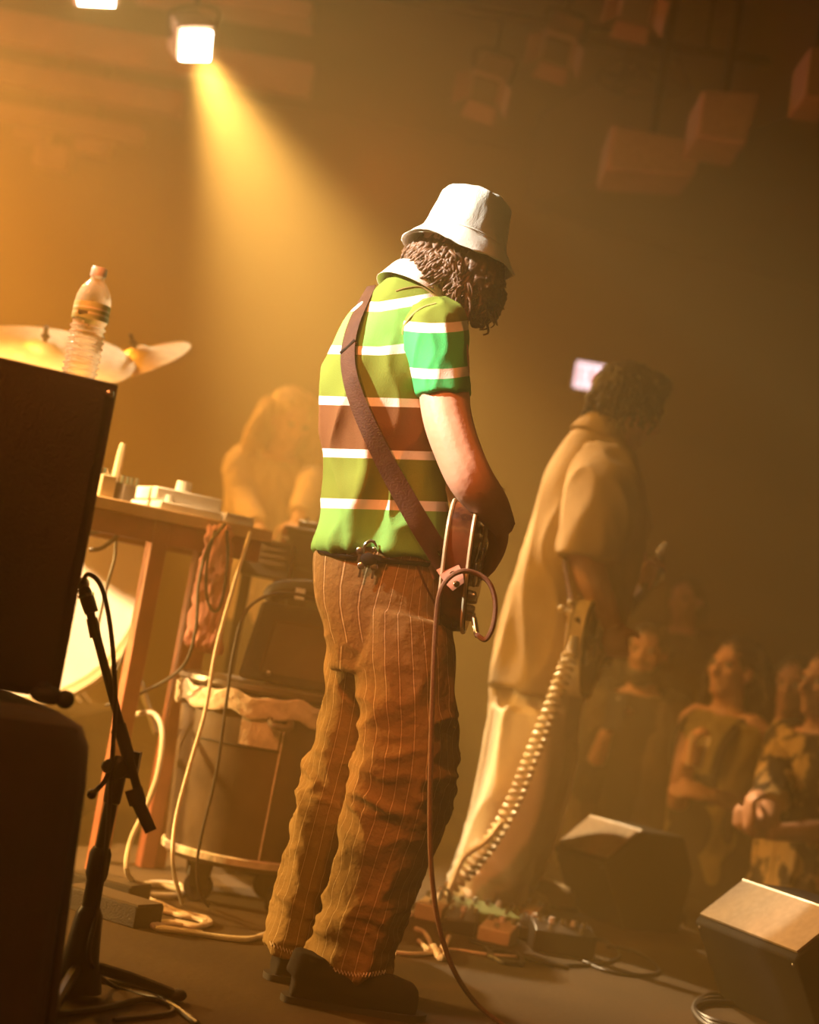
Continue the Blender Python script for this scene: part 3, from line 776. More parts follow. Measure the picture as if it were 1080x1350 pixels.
rows_ = [[bpt(a, z, .0035) for a in np.linspace(-1.75, -1.29, 8)] for z in np.linspace(.425, .495, 4)]
obj('tape_patch', loft([np.array([tuple(q) for q in r]) for r in rows_], cap=False, closed_u=False), 'tape', t)
ha = -1.32; hb = bpt(ha, .5, .02)
obj('handle', [tube([bpt(ha - .12, .505, .004), bpt(ha - .08, .487, .03), bpt(ha + .08, .487, .03), bpt(ha + .12, .505, .004)], .009, 8, 4)], 'barrel', t)
for k in range(4):
    a = -2.2 + k * PI / 2; c = bc + V((math.cos(a) * .14, math.sin(a) * .14, 0))
    cs = obj('caster', lathe([(.008, -.014), (.034, -.014), (.038, -.009), (.038, .009), (.034, .014), (.008, .014)], c + V((0, 0, .0385)), (math.cos(a + .5), math.sin(a + .5), 0), 20), 'rubber', t)
    obj('fork', hexa([c + V((x, y, .038)) for x, y in ((-.022, -.02), (.022, -.02), (.022, .02), (-.022, .02))], [c + V((x, y, zb_b + .004)) for x, y in ((-.03, -.03), (.03, -.03), (.03, .03), (-.03, .03))]), 'blackm', cs)

# combo amp standing on the barrel
zl = zt_b + .011
ac = V((P(392, 850, 4.6).x + .03, 4.62, zl)); hw = .165; hh = P(390, 800, 4.6).z - zl
t = thing('combo_amp', 'black combo amp with a top handle standing on the barrel', 'amplifier', ac)
obj('cabinet', hexa([ac + V((x, y, .004)) for x, y in ((-hw, -.12), (hw, -.12), (hw, .12), (-hw, .12))], [ac + V((x, y, hh)) for x, y in ((-hw + .025, -.085), (hw, -.085), (hw, .1), (-hw + .025, .1))]), 'black', t, bevel=.012)
obj('grille_cloth', hexa([ac + V((x, y, .03)) for x, y in ((-hw + .06, -.124), (hw - .02, -.124), (hw - .02, -.11), (-hw + .06, -.11))], [ac + V((x, y, hh - .05)) for x, y in ((-hw + .075, -.1), (hw - .02, -.1), (hw - .02, -.088), (-hw + .075, -.088))]), 'jacket', t)
obj('piping', tube([ac + V((-hw + .055, -.126, .03)), ac + V((-hw + .07, -.102, hh - .045)), ac + V((hw - .02, -.102, hh - .045))], .003, 6, 1), 'strap', t)
obj('handle', tube([ac + V((-hw + .04, -.03, hh)), ac + V((-hw + .06, -.03, hh + .035)), ac + V((.0, -.03, hh + .052)), ac + V((hw - .03, -.03, hh + .04)), ac + V((hw - .01, -.03, hh))], [.022, .026, .028, .026, .022], 10, 4), 'rubber', t)
obj('price_tag', box(ac + V((-.045, -.062, hh + .035)), (.026, .004, .03)), 'white_plastic', t)
obj('knob', ell(ac + V((-hw + .08, -.13, .03)), (.008, .006, .008)), 'steel', t)

# ------------------------------------------------------------------ boom microphone stand
mb = G(118, 1283); mb = V((mb.x, 3.22, 0)); mb.x = P(118, 1283, 3.22).x
tp = P(156, 1012, 3.22)
mb.x = tp.x - .003
t = thing('microphone_stand', 'short black boom microphone stand beside the draped case', 'microphone stand', mb)
obj('base_hub', lathe([(.05, .012), (.046, .03), (.034, .07), (.026, .15), (.018, .165)], mb, n=20), 'blackm', t)
for k in range(3):
    a = k * 2.094 + .5; l = obj('leg', tube([mb + V((0, 0, .06)), mb + V((math.cos(a) * .1, math.sin(a) * .1, .04)), mb + V((math.cos(a) * .2, math.sin(a) * .2, .012))], .011, 8, 2), 'blackm', t)
    obj('rubber_foot', ell(mb + V((math.cos(a) * .205, math.sin(a) * .205, .013)), (.018, .018, .012)), 'rubber', l)
obj('lower_tube', tube([mb + V((0, 0, .15)), V((mb.x, mb.y, tp.z - .19))], .0165, 12, 1), 'blackm', t)
obj('upper_tube', tube([V((mb.x, mb.y, tp.z - .2)), tp - V((0, 0, .02))], .0125, 12, 1), 'blackm', t)
obj('height_collar', lathe([(.018, 0), (.021, .01), (.021, .05), (.016, .06)], V((mb.x, mb.y, tp.z - .21)), n=14), 'rubber', t)
cl = obj('clutch', [lathe([(.012, -.03), (.022, -.025), (.022, .02), (.012, .025)], tp, (0, -1, .1), 16), lathe([(.01, -.05), (.016, -.045), (.018, .0), (.014, .02)], tp - V((0, 0, .02)), n=14), box(tp + V((.022, 0, .01)), (.03, .03, .05))], 'blackm', t)
obj('wing_lever', [tube([tp + V((-.01, -.03, 0)), P(138, 1030, 3.18), P(121, 1047, 3.18)], [.007, .005, .005], 8, 3), ell(P(121, 1047, 3.18), (.0095, .0095, .0095)), ell(P(141, 1010, 3.18), (.011, .011, .013))], 'blackm', t)
obj('boom_screw', ell(P(150, 965, 3.2), (.006, .006, .006)), 'steel', t)
b0, b1 = P(117, 800, 3.2), P(187, 1062, 3.2)
bo = obj('boom', tube([b0, b1], .0085, 10, 1), 'blackm', t)
obj('boom_sleeve', tube([P(157, 955, 3.2), P(170, 1000, 3.2)], .0125, 10, 1), 'rubber', t)
obj('counterweight', [tube([P(176, 1040, 3.2), P(182, 1060, 3.2)], [.017, .016], 12, 1), tube([P(182, 1058, 3.2), P(199, 1096, 3.2)], [.0125, .0115], 12, 1)], 'rubber', t)
obj('clip', [tube([P(121, 815, 3.2), P(126, 840, 3.2)], .011, 10, 1)], 'blackm', t)
mp = P(113, 768, 3.2)
t = thing('microphone', 'small microphone on the boom tip peeking past the cabinet', 'microphone', P(116, 800, 3.2))
obj('barrel', tube([P(111, 776, 3.2), P(115, 790, 3.2), P(121, 808, 3.2)], [.011, .014, .013], 12, 2), 'blackm', t)
obj('grille', ell(P(110, 770, 3.2), (.012, .012, .013)), 'steel', t)
obj('collar', tube([P(113, 783, 3.2), P(114, 787, 3.2)], .0155, 12, 1), 'chrome', t)


# ------------------------------------------------------------------ cables
def cable(pts, r, m, label, group=None, sub=6, name='cable'):
    q = [P(*p) if len(p) == 3 else V((*G(p[0], p[1], r), )) for p in pts]
    for v in q: v.z = max(v.z, r * 1.0)
    vf = tube(q, r, 8, sub)
    vf = ([(x, y, max(z, .0005)) for x, y, z in vf[0]], vf[1])
    return tag(obj(name, vf, m), label, 'cable', group)


cable([(108, 770, 3.17), (116, 757, 3.17), (132, 770, 3.17), (143, 810, 3.17), (150, 870, 3.17), (152, 930, 3.18), (149, 985, 3.18), (146, 1030, 3.2), (140, 1120, 3.2), (128, 1200, 3.2), (118, 1265, 3.17), (150, 1300), (210, 1318), (225, 1335), (150, 1345)], .0045, 'cable_black', 'black microphone cable running down the boom stand')
cable([(165, 945, 4.6), (200, 940, 4.5), (214, 965, 4.45), (208, 1020, 4.4), (190, 1070, 4.35), (172, 1110, 4.3), (168, 1150, 4.25), (190, 1175)], .007, 'cable_white', 'white cable hanging in a wide curve left of the barrel')
cable([(330, 702, 4.45), (318, 740, 4.4), (300, 800, 4.35), (284, 860, 4.32), (270, 940, 4.3), (250, 1010, 4.28), (232, 1080, 4.25), (228, 1140, 4.2), (240, 1190)], .0055, 'cable_white', 'pale cable running down the left side of the barrel')
cable([(430, 798, 4.4), (400, 785, 4.38), (360, 783, 4.36), (325, 805, 4.35), (308, 860, 4.34), (298, 930, 4.33), (285, 1020, 4.33), (262, 1120, 4.32), (262, 1170, 4.3), (275, 1195)], .0042, 'cable_black', 'thin dark cable arching over the combo amp and down the barrel')
cable([(297, 690, 4.42), (275, 720, 4.4), (262, 770, 4.4), (258, 830, 4.4), (240, 880, 4.42), (190, 912, 4.5), (140, 930, 4.6)], .0045, 'cable_black', 'thin dark cable drooping from the table past the towel')
cable([(299, 700, 4.41), (300, 740, 4.4), (292, 795, 4.4), (280, 805, 4.4), (272, 780, 4.4), (274, 735, 4.4), (284, 700, 4.41)], .004, 'cable_black', 'looped dark cable hanging in front of the towel')
cable([(152, 690, 4.5), (152, 730, 4.5), (142, 770, 4.5), (128, 830, 4.55)], .004, 'cable_black', 'thin dark cable in front of the glowing drum')
cable([(118, 725, 4.45), (135, 722, 4.45), (155, 705, 4.45), (145, 698, 4.45), (118, 703, 4.45)], .006, 'cable_black', 'dark coiled cable looped under the table')
cable([(185, 790, 4.55), (175, 830, 4.55), (160, 870, 4.55), (150, 890, 4.55)], .004, 'cable_black', 'short dark cable crossing the glowing drum beside the table leg')
for k in range(5):
    rs = random.Random(k + 20); j = lambda s=6: rs.uniform(-s, s)
    pts = [(160 + j(), 1172 + j(4)), (200 + j(), 1192 + j(4)), (240 + j(), 1205 + j(4)), (272 + j(), 1213 + j(3)), (262 + j(), 1222 + j(2)), (225 + j(), 1216 + j(3)), (208 + j(), 1223 + j(2)), (260 + j(), 1232 + j(3)), (320 + j(), 1238 + j(2)), (352, 1232 + j(3))]
    cable(pts[:10 - (k % 3) * 2], .0065, 'cable_white', 'white cable lying in the tangle on the floor by the barrel', 'white floor cables')
cable([(176, 1170), (205, 1164), (238, 1168), (236, 1180), (200, 1180), (178, 1174), (205, 1166), (242, 1174)], .008, 'cable_white', 'thick white cable coiled on top of the floor tangle')
cable([(0, 1340), (60, 1338), (130, 1330), (190, 1318), (225, 1325), (260, 1350)], .006, 'cable_black', 'black cable along the floor at the mic stand foot')
cable([(0, 1305), (40, 1300), (90, 1288), (150, 1295), (200, 1305), (232, 1330)], .005, 'cable_black', 'black cable curving round the mic stand foot', None)

for i, (x0_, y0_, x1_, y1_, w, h, lb) in enumerate([(92, 1198, 190, 1228, .10, .05, 'front flat black block lying on the stage behind the mic stand'), (95, 1178, 178, 1200, .1, .05, 'rear flat black block lying on the stage behind the mic stand')]):
    a, b = G(x0_, y0_), G(x1_, y1_); dd = (b - a); c = (a + b) / 2; fr_ = frame((0, 0, 1), dd)
    t = thing('floor_block', lb, 'block', c)
    obj('body', box(c + V((0, .05, h / 2)), (dd.length, w, h), fr_), 'black', t, bevel=.003)
    obj('top_strip', box(c + V((0, .05, h + .002)), (dd.length * .98, w * .9, .004), fr_), 'jacket', t)


# ------------------------------------------------------------------ guitars
def guitar(name, label, c, a, n, outline, thick, mbody, mface, mbind, neck_len=.44, loc=None):
    """c = centre of the body's back-to-front middle, a = axis towards the neck, n = outward face normal"""
    c = V(c); a = V(a).normalized(); n = V(n); n = (n - a * n.dot(a)).normalized(); w = a.cross(n)
    t = thing(name, label, 'guitar', loc or c)
    hl = max(x for x, y in outline) / 2
    A = lambda x, y, z: c + a * (x - hl) + w * y + n * z
    half = cr(outline, 5)
    loop = [(x, y) for x, y in half] + [(x, -y) for x, y in half[::-1][1:-1]]
    bd = obj('body', prism([A(x, y, -thick / 2) for x, y in loop], n * thick), mbody, t, bevel=.006)
    top = obj('top', prism([A(hl + (x - hl) * .975, y * .965, thick / 2 - .001) for x, y in loop], n * .004), mface, t)
    for s in (-1, 1):
        pts = [A(x, y, s * (thick / 2 - .003)) for x, y in loop]; pts.append(pts[0])
        obj('binding', tube(pts, .0042, 6, 1), mbind, t)
    L = hl * 2; z0 = thick / 2
    obj('neck', hexa([A(L - .03, y, z) for y, z in ((-.026, z0 - .022), (.026, z0 - .022), (.026, z0 + .004), (-.026, z0 + .004))],
                     [A(L + neck_len, y, z) for y, z in ((-.02, z0 - .014), (.02, z0 - .014), (.02, z0 + .004), (-.02, z0 + .004))]), 'rosewood', t, bevel=.004)
    fb = obj('fretboard', hexa([A(L - .1, y, z) for y, z in ((-.027, z0 + .003), (.027, z0 + .003), (.027, z0 + .010), (-.027, z0 + .010))],
                               [A(L + neck_len, y, z) for y, z in ((-.0205, z0 + .003), (.0205, z0 + .003), (.0205, z0 + .010), (-.0205, z0 + .010))]), 'rosewood', t)
    for k in range(16):
        x = L - .08 + (neck_len + .08) * (1 - .5 ** (k / 9)) / (1 - .5 ** (16 / 9))
        obj('fret', tube([A(L + neck_len - (x - L + .08) , -.021, z0 + .0105), A(L + neck_len - (x - L + .08), .021, z0 + .0105)], .0012, 5, 1), 'steel', fb)
    hs = [(0, .021), (.03, .036), (.09, .042), (.15, .036), (.165, .0), (.14, -.03), (.08, -.036), (.03, -.032), (0, -.021)]
    h = obj('headstock', prism([A(L + neck_len + x, y, z0 - .012 - x * .15) for x, y in hs], n * .014), mface, t)
    for k in range(3):
        for s in (-1, 1):
            obj('tuning_peg', [tube([A(L + neck_len + .04 + .042 * k, s * .03, z0 - .012), A(L + neck_len + .04 + .042 * k, s * .054, z0 - .012)], .003, 6, 1),
                               ell(A(L + neck_len + .04 + .042 * k, s * .060, z0 - .012), (.009, .009, .007))], 'steel', h)
    for k in range(2): obj('pickup', box(A(.16 + .12 * k, 0, z0 + .008), (.038, .075, .012), Matrix((a, w, n)).transposed()), 'chrome', t, bevel=.003)
    obj('bridge', box(A(.115, 0, z0 + .01), (.016, .08, .016), Matrix((a, w, n)).transposed()), 'chrome', t, bevel=.002)
    obj('tailpiece', box(A(.045, 0, z0 + .012), (.06, .05, .006), Matrix((a, w, n)).transposed()), 'steel', t, bevel=.002)
    st = obj('strings', [tube([A(.05, y, z0 + .018), A(.115, y, z0 + .02), A(L + neck_len, y * .7, z0 + .014)], .0008, 4, 1) for y in np.linspace(-.026, .026, 6)], 'steel', t)
    st['kind'] = 'stuff'
    obj('pickguard', hexa([A(x, y, z0 + .012) for x, y in ((.10, -.035), (.26, -.035), (.24, -.09), (.12, -.10))], [A(x, y, z0 + .015) for x, y in ((.10, -.035), (.26, -.035), (.24, -.09), (.12, -.10))]), 'cream', t)
    obj('strap_button', lathe([(.007, 0), (.004, .006), (.009, .014), (.001, .017)], A(0.0, 0, 0), -a, 14), 'chrome', t)
    return t, A, w


ES = [(0, 0), (.004, .06), (.028, .108), (.085, .134), (.155, .126), (.215, .100), (.265, .094), (.32, .108), (.375, .108), (.41, .075), (.415, .03), (.415, 0)]
gt, GA, gw = guitar('electric_guitar', 'sunburst hollow body guitar with cream binding held by the bucket hat player',
                    P(612, 736, 3.62), (.10, .95, .22), (1, -.20, .02), ES, .056, 'sunburst', 'dark_lacquer', 'cream')

# ------------------------------------------------------------------ player in the bucket hat
p1 = thing('person', 'person in white bucket hat and striped green polo playing guitar, seen from behind', 'person', V((G(440, 1290).x, 3.62, 0)))
hc = P(604, 352, 3.67); hf = V((.74, .42, -.42)); hu = V((.28, .12, .95))
hp, eyes, hfr = head_parts(hc, hf, hu, 1.0)
sh_r, el_r, wr_r = P(580, 448, 3.52), P(617, 622, 3.42), P(664, 694, 3.53)
sh_l, el_l, wr_l = P(488, 462, 3.74), P(575, 610, 3.93), P(618, 668, 4.12)
hand_d = P(640, 752, 3.6) - wr_r
body = hp + [tube([hc - hu * .07, P(562, 385, 3.65), P(547, 410, 3.65)], [.055, .052, .055], 14, 3),
             tube([P(542, 405, 3.65), P(515, 480, 3.65), P(508, 600, 3.64), P(505, 720, 3.63)], [.05, .085, .09, .10], 16, 4),
             tube([P(545, 440, 3.6), sh_r, P(588, 540, 3.465), P(604, 595, 3.435), P(622, 634, 3.425), P(645, 664, 3.46), wr_r], [.055, .056, .052, .049, .047, .040, .027], 14, 6),
             tube([P(520, 455, 3.68), sh_l, el_l], [.05, .045, .04], 12, 4), tube([el_l, (el_l + wr_l) / 2, wr_l], [.04, .036, .026], 12, 4),
             tube([P(540, 740, 3.58), P(530, 1000, 3.53), P(462, 1280, 3.58)], [.08, .06, .045], 12, 5),
             tube([P(485, 745, 3.66), P(456, 1000, 3.72), P(386, 1262, 3.72)], [.055, .045, .04], 12, 5)]
body += hand_parts(wr_r + (wr_r - P(645, 665, 3.47)) * .1, hand_d, V((-.9, .1, -.25)), 1, 1.0, .42)
body += hand_parts(wr_l, GA(.62, 0, 0) - wr_l + V((0, 0, .03)), V((.2, -.3, 1)), -1, .95, .8)
place('body', fuse('body', body, .0055, 4), 'skin', p1)
for e in eyes: obj('eye', e, 'eye', p1)

# hair: a soft mass with many wavy locks
hm = [ell(hc + V((-.005, -.0, -.004)), (.104, .094, .09))]
hm += [tube([P(568, 338, 3.64), P(553, 346, 3.63), P(532, 356, 3.64)], [.04, .034, .014], 10, 3), tube([P(592, 338, 3.60), P(600, 368, 3.59), P(612, 402, 3.59)], [.045, .042, .02], 10, 3),
       tube([P(625, 335, 3.6), P(632, 375, 3.6), P(630, 415, 3.62)], [.05, .05, .025], 10, 3), tube([P(645, 370, 3.66), P(640, 405, 3.67), P(626, 425, 3.66)], [.035, .035, .014], 10, 3)]
hmesh = fuse('hair', hm, .006, 4); wrinkle(hmesh, .014, 60, (1.2, 1.2, .5))
ho = place('hair', hmesh, 'hair_brown', p1)
lk = hair_locks(hc + V((0, 0, -.01)), hfr, 420, .04, .085, .0042, .010, (.106, .094, .1), .6, 1.0, .0)
for k in range(150):
    rs = random.Random(100 + k); x = rs.uniform(530, 655); y0 = rs.uniform(322, 350); ln = rs.uniform(45, 85) * (1.0 if x > 596 else .34)
    Yk = 3.555 + .00002 * (x - 600) ** 2; w_ = rs.uniform(-8, 8); lean = rs.uniform(-14, 4) if x < 585 else rs.uniform(-6, 9)
    lk.append(tube([P(x, y0, Yk + .02), P(x + lean * .4 + w_ * .5, y0 + ln * .33, Yk), P(x + lean * .7 - w_ * .8, y0 + ln * .66, Yk - .008), P(x + lean + w_, y0 + ln, Yk + .012)], [.0035, .005, .004, .0012], 5, 4))
hl_ = obj('hair_lock', lk, 'hair_brown', p1, smooth=True); hl_['kind'] = 'stuff'

# bucket hat
hax = V((.15, .10, 1)).normalized(); hb = P(610, 322, 3.645)
hat = raw('bucket_hat', lathe([(.001, .118), (.045, .117), (.068, .110), (.079, .098), (.086, .06), (.093, .022), (.0965, .004), (.110, -.010), (.127, -.034), (.1285, -.037), (.125, -.036), (.108, -.014), (.094, .0), (.09, .02), (.08, .08), (.06, .1), (.001, .105)], hb, hax, 72, 2, cap=True))
c_ = coords(hat); n_ = normals(hat); hz = (c_ - np.array(hb)) @ np.array(hax); ang = np.arctan2(c_[:, 1] - hb.y, c_[:, 0] - hb.x)
dent = np.exp(-((c_ - np.array(P(668, 300, 3.6))) ** 2).sum(1) / .035 ** 2) * .014 * np.sin(hz * 160)
wob = np.clip(-hz / .037, 0, 1)
c_ += np.outer(wob * (.010 * np.sin(ang * 2 + .8) + .004 * np.sin(ang * 5)), np.array(hax)) + n_ * (dent + .0035 * snoise(c_, 28))[:, None]
setco(hat, c_)
hato = place('bucket_hat', hat, 'white_cotton', p1)
for k in range(5):
    r_ = .1 + .0048 * k; z_ = -.004 - .0068 * k
    obj('brim_stitching', lathe([(r_, z_), (r_ + .0012, z_ - .0012), (r_ + .001, z_ - .0022)], hb + hax * .0022, hax, 72, cap=False), 'white_cotton', hato)
obj('crown_seam', lathe([(.0965, .004), (.0985, .006), (.0965, .009)], hb, hax, 60, cap=False), 'white_cotton', hato)

# polo shirt
WHT, OLV, GRN, LGR, BRN = (.82, .78, .70), (.15, .205, .03), (.045, .42, .12), (.17, .42, .10), (.15, .062, .022)
Yt = 3.62
rows = [(512, 366, 574, 376, 3.645, .06), (484, 392, 592, 404, 3.635, .095), (455, 422, 604, 436, Yt, .12), (434, 465, 603, 480, Yt, .135), (425, 505, 592, 522, Yt, .14), (424, 555, 582, 573, Yt, .14),
        (427, 602, 584, 622, Yt, .135), (424, 650, 588, 672, Yt, .135), (418, 692, 592, 717, Yt, .142), (413, 716, 590, 738, Yt, .15), (413, 722, 588, 744, Yt, .148)]
sm = fuse('polo_shirt', [LP(rows, 40, 5, 2.35)], .0055, 6)
def tors_mask(c):
    x, y = pix(c); return np.clip((y - 430) / 60, 0.15, 1)
wrinkle(sm, .014, 7, (1.2, 1.0, .55), tors_mask, 1.6)
c_ = coords(sm); x_, y_ = pix(c_); n_ = normals(sm)
# folds fanning from the strap towards the hem and a bulge over the belt
fold = np.sin((x_ * .72 + y_ * .30) * .085 + snoise(c_, 6) * 1.2) * np.clip((y_ - 540) / 90, 0, 1) * np.clip((560 - x_) / 60, 0, 1)
setco(sm, c_ + n_ * (fold * .008)[:, None])
c_ = coords(sm); x_, y_ = pix(c_)
yy = y_ - .03 * (x_ - 480) + 16 * np.clip((x_ - 500) / 80, 0, 1) * (y_ < 500) * np.clip((500 - y_) / 60, 0, 1)
attr(sm, 'band', (yy - 340) / 420)
B = lambda y: (y - 340) / 420
sleeve_stops = None
so = place('polo_shirt', sm, band_mat('striped_polo', 'band', [(0, OLV), (B(397), WHT), (B(409), LGR), (B(456), WHT), (B(467), OLV), (B(523), WHT), (B(535), BRN), (B(592), WHT), (B(604), OLV), (B(658), WHT), (B(670), LGR)]), p1)
slr = fuse('sleeve', [LP([(548, 398, 592, 396, 3.575, .05), (527, 425, 612, 410, 3.55, .085), (527, 448, 617, 440, 3.53, .088), (536, 480, 618, 470, 3.505, .08), (545, 506, 619, 500, 3.49, .074), (549, 522, 620, 522, 3.482, .07)], 30, 5, 2.2)], .005, 4)
wrinkle(slr, .005, 11, (1.2, 1, .5))
c_ = coords(slr); x_, y_ = pix(c_)
yy = y_ + .0022 * (x_ - 588) ** 2 * .9 + .06 * (x_ - 590)
attr(slr, 'band', (yy - 340) / 420)
sl = place('sleeve', slr, band_mat('striped_sleeve', 'band', [(0, OLV), (B(424), WHT), (B(437), GRN), (B(486), WHT), (B(499), GRN)]), so)
sll = fuse('sleeve', [tube([P(510, 440, 3.70), sh_l, sh_l.lerp(el_l, .55)], [.07, .072, .068], 20, 5)], .006, 4)
c_ = coords(sll); attr(sll, 'band', np.clip(((c_ - np.array(sh_l)) @ np.array((el_l - sh_l).normalized())) / .2, 0, 1))
place('sleeve', sll, band_mat('striped_left_sleeve', 'band', [(0, OLV), (.3, WHT), (.38, GRN), (.7, WHT), (.78, GRN)]), so)
# seams and collar
bv = BVHTree.FromPolygons([tuple(v.co) for v in sm.vertices], [tuple(p.vertices) for p in sm.polygons])
bvs = BVHTree.FromPolygons([tuple(v.co) for v in slr.vertices], [tuple(p.vertices) for p in slr.polygons])


def hit(px, py, bvh=bv, off=.004, default=None):
    if default is None: default = 3.63 if py < 430 else 3.45
    d = (P(px, py, 4) - CAMPOS).normalized(); h = bvh.ray_cast(CAMPOS, d)
    return (h[0] - d * off) if h[0] else P(px, py, default)


obj('shoulder_seam', tube([hit(x, y, bvs, off=.0015, default=3.55) for x, y in ((531, 446), (533, 430), (543, 416), (558, 405), (575, 400))], .003, 6, 4), mat('seam_thread', (.5, .45, .15), None, .9), so)
obj('yoke_seam', tube([hit(x, y, off=.001) for x, y in ((522, 384), (535, 380), (552, 378), (565, 384), (576, 394), (580, 402))], .0022, 6, 4), 'olive_top', so)
cc_ = P(552, 379, 3.645); cax = V((.30, .16, .9)).normalized()
col = raw('collar', lathe([(.066, .012), (.064, .02), (.067, .028), (.075, .016), (.0865, -.016), (.0905, -.024), (.086, -.02), (.072, .004), (.066, .012)], cc_, cax, 48, 2, cap=False))
place('collar', col, 'white_cotton', so)

# trousers
Yp = 3.62
hips = LP([(416, 712, 590, 736, Yp, .13), (413, 742, 593, 768, Yp, .142), (416, 790, 597, 815, Yp, .15), (428, 832, 598, 858, 3.61, .145), (436, 880, 596, 900, 3.6, .11)], 36, 5, 2.3)
nleg = [(468, 800, 597, 825, 3.55, .1), (470, 860, 599, 875, 3.54, .108), (472, 910, 601, 920, 3.53, .108), (474, 960, 601, 968, 3.52, .104), (464, 1020, 598, 1035, 3.52, .104), (453, 1080, 584, 1088, 3.54, .1), (440, 1140, 558, 1148, 3.56, .098),
        (424, 1200, 533, 1210, 3.57, .098), (408, 1250, 518, 1265, 3.575, .104), (402, 1270, 513, 1290, 3.575, .106)]
fleg = [(428, 800, 520, 815, 3.70, .09), (430, 850, 508, 860, 3.71, .095), (429, 905, 496, 912, 3.72, .094), (422, 955, 488, 962, 3.72, .092), (402, 1012, 478, 1025, 3.72, .092), (391, 1060, 464, 1070, 3.72, .09), (380, 1110, 450, 1120, 3.72, .09),
        (367, 1165, 434, 1174, 3.72, .09), (355, 1222, 420, 1232, 3.72, .094), (348, 1245, 412, 1262, 3.72, .096)]
pm = fuse('trousers', [hips, LP(nleg, 32, 5, 2.2), LP(fleg, 32, 5, 2.2)], .0058, 5)
c_ = coords(pm); x_, y_ = pix(c_)
near = (x_ - (475 - .17 * (y_ - 900))) > 0
# crumple: diagonal creases behind the knees, stacked folds at the hem
wrinkle(pm, .016, 7, (.8, .8, 1.15), lambda c: np.clip((pix(c)[1] - 760) / 160, .15, 1) * .75, 1.6)
wrinkle(pm, .009, 9, (.6, .6, 1.9), lambda c: np.exp(-((pix(c)[1] - 1030) / 70) ** 2) + .9 * np.clip((pix(c)[1] - 1130) / 90, 0, 1), 2.0)
c_ = coords(pm); x_, y_ = pix(c_)
nl = cr([(.5 * (r[0] + r[2]), .5 * (r[1] + r[3]), r[4]) for r in nleg], 4); fl = cr([(.5 * (r[0] + r[2]), .5 * (r[1] + r[3]), r[4]) for r in fleg], 4)
near = (x_ > (476 - .17 * (y_ - 900))) | (y_ < 850)
def legang(c, L):
    w = np.array([tuple(P(*q)) for q in L]); i = np.argsort(w[:, 2]); cx = np.interp(c[:, 2], w[i, 2], w[i, 0]); cy = np.interp(c[:, 2], w[i, 2], w[i, 1])
    return np.arctan2(c[:, 0] - cx, -(c[:, 1] - cy))
pin = np.where(near & (c_[:, 1] < 3.68), legang(c_, nl), legang(c_, fl) + 1.3)
attr(pm, 'pin', pin / 6.2832 * 24)
pmat = bpy.data.materials.new('pinstripe_trousers'); pmat.use_nodes = True
nt = pmat.node_tree; n = nt.nodes; bs = n['Principled BSDF']; bs.inputs['Roughness'].default_value = .9; bs.inputs['Specular IOR Level'].default_value = .2
at = n.new('ShaderNodeAttribute'); at.attribute_name = 'pin'
fr_ = n.new('ShaderNodeMath'); fr_.operation = 'FRACT'; nt.links.new(at.outputs['Fac'], fr_.inputs[0])
rp = n.new('ShaderNodeValToRGB'); rp.color_ramp.interpolation = 'LINEAR'; e = rp.color_ramp.elements
BASE, LINE, DARK = (.215, .135, .045), (.52, .40, .2), (.15, .085, .028)
stops = [(0, BASE), (.36, BASE), (.39, DARK), (.44, DARK), (.455, LINE), (.505, LINE), (.52, DARK), (.57, DARK), (.60, BASE)]
while len(e) < len(stops): e.new(.5)
for i, (p_, c2_) in enumerate(stops): e[i].position = p_; e[i].color = (*c2_, 1)
nt.links.new(fr_.outputs[0], rp.inputs[0])
no = n.new('ShaderNodeTexNoise'); no.inputs['Scale'].default_value = 12; tcn = n.new('ShaderNodeTexCoord'); nt.links.new(tcn.outputs['Object'], no.inputs['Vector'])
mx = n.new('ShaderNodeMix'); mx.data_type = 'RGBA'; mx.blend_type = 'MULTIPLY'; mx.inputs['Factor'].default_value = .5
nt.links.new(rp.outputs[0], mx.inputs['A']); nt.links.new(no.outputs['Color'], mx.inputs['B'])
nt.links.new(rp.outputs[0], bs.inputs['Base Color'])
nb = n.new('ShaderNodeTexNoise'); nb.inputs['Scale'].default_value = 45; nb.inputs['Detail'].default_value = 5; nt.links.new(tcn.outputs['Object'], nb.inputs['Vector'])
bm_ = n.new('ShaderNodeBump'); bm_.inputs['Strength'].default_value = .5; bm_.inputs['Distance'].default_value = .012; nt.links.new(nb.outputs['Fac'], bm_.inputs['Height']); nt.links.new(bm_.outputs['Normal'], bs.inputs['Normal'])
po = place('trousers', pm, pmat, p1)
bvp = BVHTree.FromPolygons([tuple(v.co) for v in pm.vertices], [tuple(p.vertices) for p in pm.polygons])
obj('belt', tube([hit(x, y, bvp, .004) for x, y in ((422, 728), (450, 734), (490, 738), (530, 741), (565, 745))], .009, 8, 4, .5), 'shoe', po)
obj('pocket_seam', tube([hit(x, y, bvp, .0015) for x, y in ((548, 740), (560, 770), (575, 800))], .0025, 6, 4), 'strap', po)
for nm, L in (('frayed_hem', [(470 - 55, 1270), (450, 1284), (480, 1288), (508, 1284)]), ('frayed_hem', [(356, 1246), (385, 1258), (404, 1258)])):
    pts = []
    q = cr(L, 14)
    for i, (x, y) in enumerate(q): pts.append(hit(x, y - 3 + (3 if i % 2 else -2), bvp, .002, 3.5))
    obj(nm, tube(pts, .0016, 5, 1), 'cream_trousers', po)
FD = V((.86, .5, 0))
shoe(p1, V((P(372, 1300, 3.50).x, 3.50, 0)), (.95, .12, 0), .30)
shoe(p1, V((P(348, 1285, 3.68).x, 3.68, 0)), (.9, .3, 0), .29)

